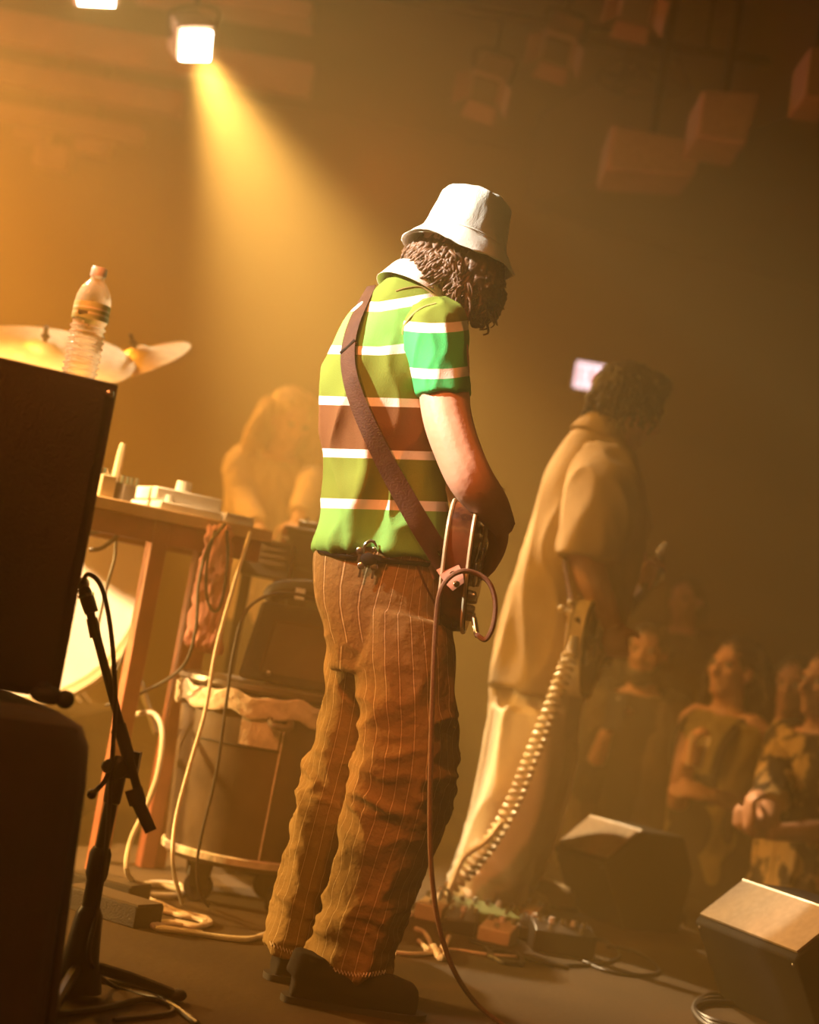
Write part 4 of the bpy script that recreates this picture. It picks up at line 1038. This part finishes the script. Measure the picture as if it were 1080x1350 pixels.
# guitar strap lying on the back
Ledge = [(484, 378), (470, 402), (457, 430), (450, 458), (449, 485), (456, 520), (471, 560), (491, 604), (517, 655), (546, 707), (575, 752)]
Redge = [(496, 376), (485, 400), (474, 426), (468, 452), (468, 480), (476, 512), (493, 552), (515, 596), (543, 645), (572, 694), (600, 738)]
def strap_sheet(Lp, Rp, off, th, sub=5):
    l_, r_ = cr(Lp, sub), cr(Rp, sub); rings = []
    for (a_, b_), (c2, d2) in zip(l_, r_):
        A2, B2 = hit(a_, b_, off=off), hit(c2, d2, off=off)
        m2 = hit((a_ + c2) / 2, (b_ + d2) / 2, off=off); up = V((0, -th, 0))
        ln = [A2, A2.lerp(m2, .5) + V((0, -.001, 0)), m2 + V((0, -.0015, 0)), m2.lerp(B2, .5) + V((0, -.001, 0)), B2]
        rings.append(np.array([tuple(q) for q in ln] + [tuple(q + up) for q in ln[::-1]]))
    rings = [r + np.array((0, -.014 * max(0, (i / len(rings) - .72) / .28), 0)) for i, r in enumerate(rings)]
    for k in range(6):                                           # settle the cloth
        rings[1:-1] = [(rings[i - 1] + 2 * rings[i] + rings[i + 1]) / 4 for i in range(1, len(rings) - 1)]
    return loft(rings), rings
vf, srings = strap_sheet(Ledge, Redge, .012, .004)
sto = obj('strap', vf, 'strap', gt)
tail = GA(0, 0, 0)
r_end = srings[-1]; e_l, e_r = V(r_end[0]), V(r_end[4]); q_l, q_r = P(588, 770, 3.39), P(610, 754, 3.39)
ext = [np.array([tuple(V(p)) for p in r_end])]
tip = loft([np.array([tuple(e_l + V((0, -.003, 0))), tuple(e_r + V((0, -.003, 0))), tuple(e_r + V((0, .005, 0))), tuple(e_l + V((0, .005, 0)))]),
            np.array([tuple(q_l), tuple(q_r), tuple(q_r + V((0, .006, 0))), tuple(q_l + V((0, .006, 0)))]),
            np.array([tuple(P(597, 779, 3.385)), tuple(P(612, 768, 3.385)), tuple(P(612, 768, 3.391)), tuple(P(597, 779, 3.391))])])
obj('strap_tip', tip, 'strap_tip', sto)
obj('buckle', tube([hit(x, y, off=.011) for x, y in ((450, 466), (459, 459), (469, 449))], .0055, 8, 3), 'shoe', sto)
obj('strap_stud', ell(P(602, 770, 3.378), (.007, .005, .007)), 'chrome', sto)
for x, y in ((.035, .045), (.035, .075), (.075, .06), (.07, .095)):
    p = GA(x, y, .030); obj('knob', lathe([(.011, 0), (.010, .014), (.007, .017), (.001, .017)], p, (1, -.2, 0), 14), 'steel', gt)
obj('jack_plate', box(GA(.028, .104, .01), (.012, .012, .02)), 'blackm', gt)
obj('whammy_bar', tube([P(622, 752, 3.44), P(629, 730, 3.43), P(634, 715, 3.43)], .003, 6, 3), 'chrome', gt)

# instrument cable of the bucket hat player
cable([(628, 836, 3.40), (640, 843, 3.39), (650, 825, 3.385), (653, 795, 3.385), (646, 770, 3.385), (630, 757, 3.385), (610, 753, 3.375), (592, 762, 3.37), (580, 782, 3.37), (575, 820, 3.38), (571, 900, 3.385), (568, 1000, 3.385), (567, 1090, 3.39), (570, 1160, 3.4), (580, 1225, 3.42), (600, 1282, 3.45), (630, 1325, 3.5), (672, 1358, 3.52)],
      .0052, 'cable_brown', 'brown woven instrument cable hanging from the sunburst guitar to the floor', sub=8, name='instrument_cable')
pl = thing('cable_plug', 'silver jack plug in the sunburst guitar', 'plug', P(627, 822, 3.42))
obj('sleeve', tube([P(625, 815, 3.42), P(628, 834, 3.405), P(629, 840, 3.40)], [.006, .006, .004], 10, 2), 'chrome', pl)

# keys clipped to the belt
kp = hit(488, 726, bvp, .014)
t = thing('key_ring', 'carabiner with small keys clipped at the back of the pinstripe trousers', 'keys', kp)
obj('carabiner', tube([kp + V((.014 * math.cos(a), 0, .02 * math.sin(a))) for a in np.linspace(0, 6.28, 14)], .0035, 8, 2), 'chrome', t)
obj('whistle', [ell(kp + V((.0, -.006, -.018)), (.018, .012, .013)), box(kp + V((.014, -.006, -.012)), (.022, .012, .010))], 'shoe', t)
for k, (dx, dz) in enumerate(((-.02, -.004), (.014, -.032), (-.012, -.034))):
    q = kp + V((dx, -.008, dz)); kk = obj('key', [ell(q, (.008, .002, .008)), box(q + V((0, 0, -.014)), (.005, .002, .02))], 'steel', t)
obj('charm', ell(kp + V((.008, -.012, .004)), (.006, .006, .006)), 'chrome', t)


# ------------------------------------------------------------------ second guitarist
p2 = thing('person', 'person in oversized tan shirt and cream trousers playing guitar beside the stage monitors', 'person', V((G(650, 1195).x, 5.35, 0)))
hc = P(832, 535, 5.33); hf = V((.80, .30, -.30)); hu = V((.30, .1, .95))
hp, eyes, hfr = head_parts(hc, hf, hu, 1.0)
sh, el, wr = P(800, 628, 5.18), P(768, 742, 5.08), P(808, 826, 5.10)
gc2 = P(782, 838, 5.2); ga2 = (P(868, 742, 5.85) - gc2)
shl, ell2, wrl = P(800, 615, 5.5), P(838, 740, 5.72), P(846, 778, 5.62)
body = hp + [tube([hc - hu * .07, P(806, 585, 5.33), P(796, 610, 5.33)], [.06, .062, .075], 14, 3),
             tube([P(796, 600, 5.33), P(770, 700, 5.34), P(735, 820, 5.35), P(705, 920, 5.36)], [.08, .11, .11, .11], 14, 4),
             tube([P(798, 612, 5.25), sh, P(780, 690, 5.12), el], [.065, .06, .055, .052], 12, 4),
             tube([el + (sh - el) * .1, P(782, 770, 5.08), P(797, 800, 5.09), wr], [.052, .052, .042, .03], 12, 4),
             tube([P(800, 612, 5.4), shl, ell2], [.06, .055, .042], 12, 4), tube([ell2, wrl], [.042, .03], 12, 3),
             tube([P(700, 900, 5.3), P(685, 1020, 5.25), P(650, 1180, 5.25)], [.09, .065, .05], 12, 4), tube([P(715, 900, 5.45), P(710, 1020, 5.5), P(672, 1172, 5.5)], [.09, .065, .05], 12, 4)]
body += hand_parts(wr, P(815, 868, 5.16) - wr, V((.1, .9, .1)), 1, 1.0, .55)
body += hand_parts(wrl, P(850, 758, 5.6) - wrl + V((.02, 0, .05)), V((.5, -.6, .2)), -1, 1.0, .9)
place('body', fuse('body', body, .007, 4), 'skin', p2)
for e in eyes: obj('eye', e, 'eye', p2)
hm = [ell(hc + V((-.018, 0, .035)), (.115, .098, .10)), ell(hc + V((-.055, 0, -.015)), (.062, .078, .075)), ell(hc + V((.055, .0, .07)), (.06, .08, .045))]
me = fuse('hair', hm, .007, 3); wrinkle(me, .016, 45, (1, 1, .7)); place('hair', me, 'hair_dark', p2)
hl_ = obj('hair_lock', hair_locks(hc + V((-.01, 0, .0)), hfr, 160, .05, .10, .006, .008, (.112, .098, .105), .45, 1.0, 1.3), 'hair_dark', p2, smooth=True); hl_['kind'] = 'stuff'
Y2 = 5.34
sh2 = fuse('shirt', [LP([(764, 556, 818, 574, Y2, .075), (742, 582, 836, 604, Y2, .13), (717, 625, 850, 655, Y2, .165), (702, 680, 852, 712, Y2, .175), (683, 745, 838, 778, Y2, .185), (664, 815, 812, 846, Y2, .19), (649, 885, 780, 908, Y2, .19), (645, 903, 768, 920, Y2, .188)], 36, 5, 2.3)], .009, 5)
wrinkle(sh2, .022, 4.5, (1.3, 1.3, .3), lambda c: np.clip((pix(c)[1] - 600) / 120, .1, 1), 2.2)
so2 = place('shirt', sh2, 'tan_shirt', p2)
sv = fuse('sleeve', [LP([(770, 586, 826, 592, 5.25, .07), (752, 620, 842, 628, 5.18, .12), (743, 665, 842, 675, 5.12, .13), (737, 705, 832, 715, 5.08, .125), (734, 730, 812, 742, 5.07, .12)], 26, 5)], .009, 4)
wrinkle(sv, .012, 6, (1.2, 1.2, .4)); place('sleeve', sv, 'tan_shirt', so2)
sv = fuse('sleeve', [tube([P(800, 605, 5.45), shl, shl.lerp(ell2, .7)], [.1, .1, .09], 16, 4)], .009, 4); place('sleeve', sv, 'tan_shirt', so2)
place('collar', raw('collar', lathe([(.07, .0), (.068, .03), (.072, .042), (.08, .03), (.098, -.02), (.092, -.02), (.078, .01), (.07, 0)], P(793, 573, 5.33), V((.3, .1, .95)), 40, 2, cap=False)), 'tan_shirt', so2)
tr2 = fuse('trousers', [LP([(664, 850, 780, 872, 5.35, .13), (652, 885, 772, 905, 5.36, .16), (650, 925, 762, 940, 5.36, .165), (648, 960, 758, 975, 5.37, .13)], 28, 4),
                        LP([(650, 930, 742, 945, 5.27, .11), (641, 990, 738, 1005, 5.26, .125), (629, 1050, 724, 1068, 5.25, .13), (613, 1110, 706, 1128, 5.25, .135), (597, 1155, 690, 1178, 5.25, .14), (590, 1172, 686, 1196, 5.25, .14)], 28, 4),
                        LP([(684, 930, 757, 942, 5.47, .11), (680, 990, 756, 1002, 5.49, .12), (668, 1050, 742, 1065, 5.5, .125), (652, 1110, 722, 1122, 5.5, .125), (640, 1155, 702, 1168, 5.5, .125)], 28, 4)], .009, 5)
wrinkle(tr2, .022, 4.5, (1.4, 1.4, .3), None, 2.0); wrinkle(tr2, .010, 9, (.6, .6, 1.6), lambda c: np.clip((pix(c)[1] - 1100) / 60, 0, 1))
c_ = coords(tr2); c_[:, 2] = np.maximum(c_[:, 2], .012); setco(tr2, c_)
place('trousers', tr2, 'cream_trousers', p2)
shoe(p2, V((P(612, 1190, 5.25).x, 5.22, 0)), (.9, .25, 0), .29, up='tan_shirt'); shoe(p2, V((P(655, 1180, 5.5).x, 5.5, 0)), (.9, .3, 0), .29, up='tan_shirt')

SOLID = [(0, 0), (.004, .07), (.03, .125), (.08, .152), (.14, .14), (.2, .112), (.25, .115), (.32, .14), (.38, .13), (.41, .09), (.39, .06), (.36, .03), (.36, 0)]
g2, GA2, gw2 = guitar('electric_guitar', 'cream-edged solid body guitar held by the tan-shirted player', gc2, ga2, (1, -.12, .1), SOLID, .05, 'cream', 'dark_lacquer', 'cream', .46)
s2 = obj('strap', tube([P(744, 738, 5.1), P(750, 775, 5.08), P(758, 815, 5.04), P(770, 850, 5.06)], [.03, .03, .03, .022], 10, 4, .18), 'strap', g2)
for x, y in ((741, 803), (753, 795), (749, 808)): obj('strap_stud', ell(P(x, y, 5.03), (.011, .008, .011)), 'cream', s2)
obj('strap_end', tube([P(758, 815, 5.02), P(768, 845, 5.02)], [.028, .02], 8, 2, .4), 'shoe', s2)

# coiled cable
path = cr([tuple(P(*q)) for q in ((752, 862, 5.0), (742, 890, 4.98), (722, 945, 4.95), (700, 1000, 4.95), (678, 1055, 4.96), (650, 1105, 4.98), (615, 1150, 5.0), (583, 1182, 5.0))], 12)
seg = np.linalg.norm(np.diff(path, axis=0), axis=1); s_ = np.concatenate([[0], np.cumsum(seg)]); Lc = s_[-1]
pts = []; turns = 36; N = turns * 12
for i in range(N + 1):
    f_ = i / N * Lc; c_ = np.array([np.interp(f_, s_, path[:, k]) for k in range(3)]); d_ = np.array([np.interp(min(f_ + .01, Lc), s_, path[:, k]) for k in range(3)]) - np.array([np.interp(f_ - .01, s_, path[:, k]) for k in range(3)])
    d_ /= np.linalg.norm(d_); u_ = np.cross(d_, (0, 1, 0)); u_ /= np.linalg.norm(u_); w_ = np.cross(d_, u_); a_ = i / 12 * 2 * PI
    pts.append(c_ + (u_ * math.cos(a_) + w_ * math.sin(a_)) * .019)
cc = thing('coiled_cable', 'cream coiled guitar cable running down to the pedals', 'cable', G(583, 1190))
obj('coil', tube(pts, .0066, 6, 1), 'cable_coil', cc)
obj('plug', [tube([P(757, 838, 5.0), P(753, 862, 5.0)], [.012, .014], 10, 2)], 'white_plastic', cc)
obj('tail', tube([P(583, 1182, 5.0), P(568, 1192, 4.95), V((*G(555, 1200, .01),)), V((*G(540, 1205, .01),))], .008, 8, 4), 'cable_coil', cc)
cable([(660, 1085, 4.95), (640, 1110, 4.93), (612, 1130, 4.92), (598, 1160, 4.92), (590, 1180, 4.92)], .009, 'cable_coil', 'smooth cream cable beside the coiled one at the cream trouser leg')


# ------------------------------------------------------------------ people further back
def figure(label, hp_px, Y, face, up, shirt, pants, skin, hairm, floor_z, arms, hair='short', beard=False, group=None, hs=1.0, lean=(0, 0), sleeve=.3, shoulder=.2, extra=None):
    hc = P(*hp_px, Y); face = V(face); up = V(up)
    hp, eyes, hfr = head_parts(hc, face, up, hs)
    bf = V((face.x, face.y, 0)).normalized(); bl = V((-bf.y, bf.x, 0))
    t = thing('person', label, 'person', V((hc.x, hc.y, floor_z)), group)
    nb = hc - V(up) * .13 * hs - bf * .015 + V((lean[0], lean[1], 0)) * .1
    lv = lambda dz: nb + V((lean[0] * -dz, lean[1] * -dz, dz))
    def ring(dz, a, b, n=28, off=0):
        c = lv(dz) + bf * off; q = []
        for k in range(n):
            th = 2 * PI * k / n; q.append(tuple(c + bl * a * math.copysign(abs(math.cos(th)) ** .85, math.cos(th)) + bf * b * math.copysign(abs(math.sin(th)) ** .85, math.sin(th))))
        return np.array(q)
    w = shoulder
    tor = [(.0, .05, .05), (-.04, w * .62, .075), (-.075, w * .96, .1), (-.16, w * .98, .125), (-.3, w * .88, .13), (-.45, w * .8, .125), (-.6, w * .86, .13), (-.7, w * .88, .13)]
    parts = hp + [tube([hc - up * .06 * hs, nb - V((0, 0, .03))], [.055 * hs, .062 * hs], 12, 2), loft([ring(z, a * .9, b * .9) for z, a, b in tor])]
    hz = floor_z - nb.z
    legs = []
    for s in (-1, 1):
        h0 = lv(-.66) + bl * s * .09; f0 = V((h0.x, h0.y, floor_z + .08)) + bl * s * .03
        legs.append([h0, (h0 + f0) / 2 + bf * .02, f0]); parts.append(tube(legs[-1], [.085, .06, .045], 10, 3))
        parts.append(tube([f0 - bf * .05, f0 + bf * .15 - V((0, 0, .03))], [.045, .035], 10, 2))
    slv = []
    for s, (e_px, w_px, hd, hn, cu) in zip((1, -1), arms):            # s = +1 left arm
        shp = lv(-.085) + bl * s * (w - .035)
        e = P(*e_px) if e_px else shp + V((0, 0, -.28)) + bl * s * .05; wv_ = P(*w_px) if w_px else e + V((0, 0, -.24)) + bf * .06
        parts += [tube([lv(-.08) + bl * s * w * .5, shp, shp.lerp(e, .5), e], [.06, .056, .046, .04], 12, 3), tube([e, e.lerp(wv_, .4), wv_], [.042, .039, .027], 12, 3)]
        parts += hand_parts(wv_, V(hd) if hd else (wv_ - e), hn, -s, .98 * hs, cu)
        slv.append((lv(-.08) + bl * s * w * .55, shp, e, wv_))
    place('body', fuse('body', parts, .0085, 3), skin, t)
    for e in eyes: obj('eye', e, 'eye', t)
    sm_ = fuse('shirt', [loft([ring(z, a * 1.06, b * 1.08) for z, a, b in tor[1:]])], .011, 4); wrinkle(sm_, .012, 7, (1, 1, .5))
    so_ = place('shirt', sm_, shirt, t)
    for a0, shp, e, wv_ in slv:
        if sleeve <= 0: break
        pts = [a0, shp, shp.lerp(e, min(1, sleeve * 2))] + ([e.lerp(wv_, (sleeve - .5) * 2)] if sleeve > .5 else [])
        m_ = fuse('sleeve', [tube(pts, [.075, .075, .062, .05][:len(pts)], 14, 4)], .01, 3); wrinkle(m_, .008, 18); place('sleeve', m_, shirt, so_)
    pm_ = fuse('trousers', [loft([ring(z, a, b) for z, a, b in ((-.6, w * .88, .135), (-.7, w * .92, .14), (-.78, w * .9, .135))])] + [tube([l[0] , l[1], l[2]], [.105, .085, .075], 14, 3) for l in legs], .012, 3)
    place('trousers', pm_, pants, t)
    f_, l_, u_ = Matrix(hfr).transposed()
    base = [ell(hc - f_ * .022 * hs + u_ * .045 * hs, (.1 * hs, .088 * hs, .088 * hs), hfr), ell(hc - f_ * .055 * hs - u_ * .0 * hs, (.06 * hs, .08 * hs, .075 * hs), hfr)]
    m_ = fuse('hair', base, .008, 3); wrinkle(m_, .012, 50); place('hair', m_, hairm, t)
    if hair == 'short': lk = hair_locks(hc, hfr, 90, .05, .09, .006, .006, (.104 * hs, .09 * hs, .108 * hs), .15, 1, 1.3)
    else: lk = hair_locks(hc, hfr, 170, .2, .36 if hair == 'long' else .27, .0075, .012, (.106 * hs, .092 * hs, .11 * hs), -.05, 1, 1.25)
    o = obj('hair_lock', lk, hairm, t, smooth=True); o['kind'] = 'stuff'
    if beard:
        m_ = fuse('beard', [ell(hc + f_ * .052 - u_ * .098, (.044, .05, .042), hfr), ell(hc + f_ * .02 - u_ * .075 + l_ * .05, (.04, .022, .045), hfr), ell(hc + f_ * .02 - u_ * .075 - l_ * .05, (.04, .022, .045), hfr), ell(hc + f_ * .088 - u_ * .046, (.014, .032, .007), hfr)], .006, 2)
        wrinkle(m_, .008, 80); place('beard', m_, hairm, t)
    return t, lv, bl, bf, hfr, hc


# keyboard player in the thickest haze behind the table
figure('long-haired blond person in pale clothes standing in the haze behind the table', (382, 556), 6.9, (.5, -.8, -.3), (.1, -.15, 1), 'pale_shirt', 'denim', 'skin', 'hair_blond', 0.0,
       [((412, 640, 6.7), (392, 690, 6.5), None, (0, 0, -1), .4), ((322, 660, 6.75), (345, 705, 6.5), None, (0, 0, -1), .4)], 'long', sleeve=.9, lean=(.02, 0))
# bearded man
t, lv, bl, bf, hfr, hc = figure('bearded person in brown jacket raising a dark phone in the crowd', (853, 862), 6.9, (-.35, -.92, .05), (0, 0, 1), 'dark_cloth', 'denim', 'skin2', 'hair_dark', ST,
       [(None, None, None, (0, 0, 1), .3), ((772, 1040, 6.75), (800, 965, 6.55), (.3, -.1, .95), (.7, -.2, .0), .75)], 'short', True, sleeve=.75)
m_ = fuse('jacket', [loft([np.array([tuple(lv(z) + bl * s * (.13 if s > 0 else .13) + bl * a * math.cos(q) + bf * b * math.sin(q)) for q in np.linspace(0, 2 * PI, 20, endpoint=False)]) for z, a, b in ((-.05, .08, .1), (-.2, .1, .15), (-.45, .1, .155), (-.75, .11, .16))]) for s in (-1, 1)], .012, 3)
wrinkle(m_, .012, 14, (1, 1, .5)); place('jacket', m_, 'jacket', t)
pp = P(812, 938, 6.5)
t = thing('phone', 'dark phone held up in the raised hand of the bearded person', 'phone', pp)
frp = frame((-.3, -.9, .1), (0, 0, 1)); obj('body', box(pp, (.15, .075, .01), frp), 'pedal_black', t, bevel=.004); obj('camera_lens', lathe([(.008, 0), (.006, .003), (.001, .003)], pp + V((0, -.008, .05)), (-.3, -.9, .1), 12), 'steel', t)
# woman with a drink
t, lv, bl, bf, hfr, hc = figure('person in olive tank top and dark dungarees holding a drink in the crowd', (968, 884), 6.5, (-.72, -.62, .12), (.08, 0, 1), 'olive_top', 'dark_cloth', 'skin2', 'hair_dark', ST,
       [((1012, 1070, 6.45), (935, 1048, 6.15), (-1, -.1, .05), (-.1, .5, -.6), .4), ((893, 1060, 6.3), (907, 1000, 6.15), (.1, .0, 1), (.6, .1, .1), .8)], 'mid', sleeve=0, shoulder=.19)
m_ = fuse('dungarees', [loft([np.array([tuple(lv(z) + bl * a * math.cos(q) + bf * b * math.sin(q)) for q in np.linspace(0, 2 * PI, 28, endpoint=False)]) for z, a, b in ((-.27, .182, .152), (-.45, .168, .148), (-.72, .19, .158))])], .011, 3)
du = place('dungarees', m_, 'dark_cloth', t)
for s in (-1, 1): obj('strap', tube([lv(-.27) + bl * s * .1 + bf * .145, lv(-.15) + bl * s * .12 + bf * .14, lv(-.045) + bl * s * .125 + bf * .03, lv(-.12) + bl * s * .12 - bf * .13], .02, 10, 5, .35), 'dark_cloth', du)
cp = P(918, 990, 6.1)
t = thing('drink_cup', 'clear plastic cup of amber drink in the dungaree wearer hand', 'cup', cp - V((0, 0, .06)))
obj('cup', lathe([(.026, 0), (.028, .004), (.037, .115), (.0385, .118), (.035, .114), (.026, .006), (.001, .005)], cp - V((0, 0, .06)), (.05, 0, 1), 24), 'cup', t)
obj('drink', lathe([(.001, .007), (.025, .007), (.032, .08), (.001, .08)], cp - V((0, 0, .06)), (.05, 0, 1), 20), 'drink', t)
# person with clasped hands
figure('person in patterned shirt with clasped hands at the stage edge', (1092, 905), 5.9, (-.8, -.45, .05), (.05, 0, 1), 'camo', 'dark_cloth', 'skin2', 'hair_brown', ST,
       [((1125, 1095, 5.75), (1012, 1098, 5.55), (-1, -.05, .25), (.0, .6, .3), .75), ((1010, 1085, 5.6), (990, 1092, 5.5), (-.2, 0, 1), (.6, .1, .1), .8)], 'short', sleeve=.42, shoulder=.21)
figure('dim-faced person standing behind the patterned shirt wearer', (1046, 905), 7.1, (-.4, -.8, 0), (0, 0, 1), 'dark_cloth', 'denim', 'skin2', 'hair_dark', ST,
       [(None, None, None, (0, 0, 1), .3), (None, None, None, (0, 0, 1), .3)], 'mid', sleeve=.8)
figure('dim person at the back of the crowd behind the bearded one', (905, 792), 8.6, (-.6, -.8, 0), (0, 0, 1), 'dark_cloth', 'denim', 'skin2', 'hair_dark', ST,
       [(None, None, None, (0, 0, 1), .3), (None, None, None, (0, 0, 1), .3)], 'short', sleeve=.8)


# ------------------------------------------------------------------ floor monitors
def wedge(lip, wdir, W_, label):
    wd = V((*wdir, 0)).normalized(); q = V((-wd.y, wd.x, 0)); q = q if q.x > 0 else -q; lip = V((*lip, 0))
    pr = [(.115, .0), (0, .19), (.008, .203), (.125, .305), (.30, .305), (.36, .19), (.34, 0)]
    A = lambda u, x, z: lip + wd * u + q * x + V((0, 0, z))
    t = thing('floor_monitor', label, 'monitor', A(W_ / 2, .2, 0))
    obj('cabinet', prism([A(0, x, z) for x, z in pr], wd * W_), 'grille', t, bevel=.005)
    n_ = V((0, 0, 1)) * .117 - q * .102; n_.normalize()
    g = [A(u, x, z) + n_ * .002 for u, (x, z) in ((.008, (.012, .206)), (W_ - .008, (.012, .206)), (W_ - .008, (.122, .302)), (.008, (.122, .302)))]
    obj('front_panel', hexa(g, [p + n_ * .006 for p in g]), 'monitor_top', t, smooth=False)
    obj('top_rim', tube([A(0, .125, .306), A(W_, .125, .306)], .005, 8, 1), 'pedal_cream', t)
    for u in (.015, W_ - .015): obj('screw', ell(A(u, .012, .180) - q * .003, (.005, .005, .005)), 'steel', t)
    obj('handle', tube([A(-.002, .15, .1), A(-.012, .16, .12), A(-.012, .22, .12), A(-.002, .23, .1)], .008, 8, 3), 'rubber', t)


wedge((.885, 4.35), (.37, -.93), .43, 'dark wedge floor monitor with pale sloping front beside the coiled black cable')
wedge((.645, 5.56), (.5, -.86), .27, 'wedge floor monitor standing in the haze in front of the bearded person')

# ------------------------------------------------------------------ pedals and floor clutter
PED = [(570, 1212, .08, .12, .05, 'pedal_cream', 'small cream pedal at the coiled cable end'), (606, 1228, .09, .12, .045, 'pedal_black', 'black pedal half buried in the patch cables'), (640, 1216, .20, .11, .04, 'pedal_green', 'wide green pedal with a row of bright knobs'),
       (655, 1242, .09, .1, .045, 'pedal_cream', 'cream pedal in front of the wide green one'), (700, 1238, .08, .11, .045, 'pedal_black', 'narrow black pedal beside the big black one'), (738, 1256, .17, .10, .065, 'pedal_black', 'big black double pedal with pale knobs'),
       (690, 1212, .1, .1, .04, 'pedal_cream', 'flat cream pedal behind the black ones')]
for i, (x, y, w, dp, h, m, lb) in enumerate(PED):
    p = G(x, y); rz = -.12 + .2 * ((i * 7) % 3 - 1); fr_ = Matrix.Rotation(rz, 3, 'Z'); ax_, ay_, _ = fr_.transposed()
    t = thing('effects_pedal', lb, 'pedal', p, 'effects pedals')
    hz = .012
    obj('case', hexa([p + ax_ * a * w / 2 + ay_ * b * dp / 2 + V((0, 0, .001)) for a, b in ((-1, -1), (1, -1), (1, 1), (-1, 1))], [p + ax_ * a * w / 2 + ay_ * b * dp / 2 + V((0, 0, h + (hz if b > 0 else -hz * .5))) for a, b in ((-1, -1), (1, -1), (1, 1), (-1, 1))]), m, t, bevel=.004)
    k = 3 if w < .15 else 5
    for j in range(k): obj('knob', lathe([(.009, 0), (.008, .016), (.001, .016)], p + ax_ * (w * (-.36 + .72 * j / (k - 1))) + ay_ * dp * .25 + V((0, 0, h + .006)), (0, 0, 1), 10), 'white_plastic' if j % 2 else 'chrome', t)
    for j in range(1 if w < .15 else 2): obj('footswitch', lathe([(.009, 0), (.009, .006), (.006, .007), (.006, .014), (.001, .015)], p + ax_ * ((-.25 + .5 * j) * w if w >= .15 else 0) - ay_ * dp * .28 + V((0, 0, h - .004)), (0, 0, 1), 10), 'chrome', t)
lbs = ['pale patch cable in a small loop left of the pedals', 'pale cable curling up beside the brown instrument cable', 'thin pale cable along the front of the pedals', 'dark patch cable looped in front of the cream pedal', 'dark cable trailing from the big black pedal', 'dark cable looping far out past the big black pedal', 'dark patch cable curled behind the pedals', 'pale flat cable end lying by the brown instrument cable', 'dark cable running along the front of the pedal row', 'thin dark cable arching over the coiled cable end']
for (pts, r, m), lb in zip([([(520, 1256), (545, 1258), (570, 1256), (585, 1250), (592, 1235)], .006, 'cable_white'), ([(548, 1224), (560, 1230), (568, 1245), (566, 1252), (552, 1240)], .006, 'cable_white'), ([(560, 1252), (600, 1252), (640, 1258), (690, 1262)], .004, 'cable_white'),
    ([(640, 1250), (660, 1268), (688, 1268), (680, 1256), (650, 1254), (648, 1262), (690, 1272)], .006, 'cable_black'), ([(690, 1262), (730, 1272), (780, 1272), (812, 1265), (815, 1255), (795, 1240), (770, 1238)], .005, 'cable_black'),
    ([(770, 1268), (800, 1280), (840, 1286), (868, 1282), (860, 1268), (830, 1252), (800, 1248)], .005, 'cable_black'), ([(600, 1206), (640, 1202), (690, 1204), (720, 1215), (700, 1226)], .006, 'cable_black'), ([(572, 1248), (580, 1262), (588, 1258), (584, 1248)], .009, 'cable_white'),
    ([(620, 1240), (665, 1254), (700, 1266), (750, 1276)], .006, 'cable_black'), ([(548, 1196), (572, 1205), (588, 1195, 4.9), (592, 1178, 4.9), (585, 1172, 4.9), (578, 1190, 4.9), (575, 1212)], .004, 'cable_black')], lbs):
    cable(pts, r, m, lb)
for k in range(3):
    o = 5 * k
    cable([(1085, 1346 - o), (1040, 1336 - o), (985, 1325 - o), (935, 1322 - o), (915, 1330), (935, 1344 + o), (980, 1356 + o)], .008, 'cable_black', 'black cable lying in the coil at the near floor monitor', 'coiled black cable by the monitor')
p = G(838, 1185); t = thing('small_bottle', 'small pale bottle standing by the stage edge between the monitors', 'bottle', p)
obj('glass', lathe([(.02, 0), (.022, .004), (.022, .05), (.01, .07), (.009, .085), (.001, .085)], p, n=16), 'pedal_cream', t); obj('cap', lathe([(.011, .083), (.011, .095), (.001, .096)], p, n=12), 'steel', t)
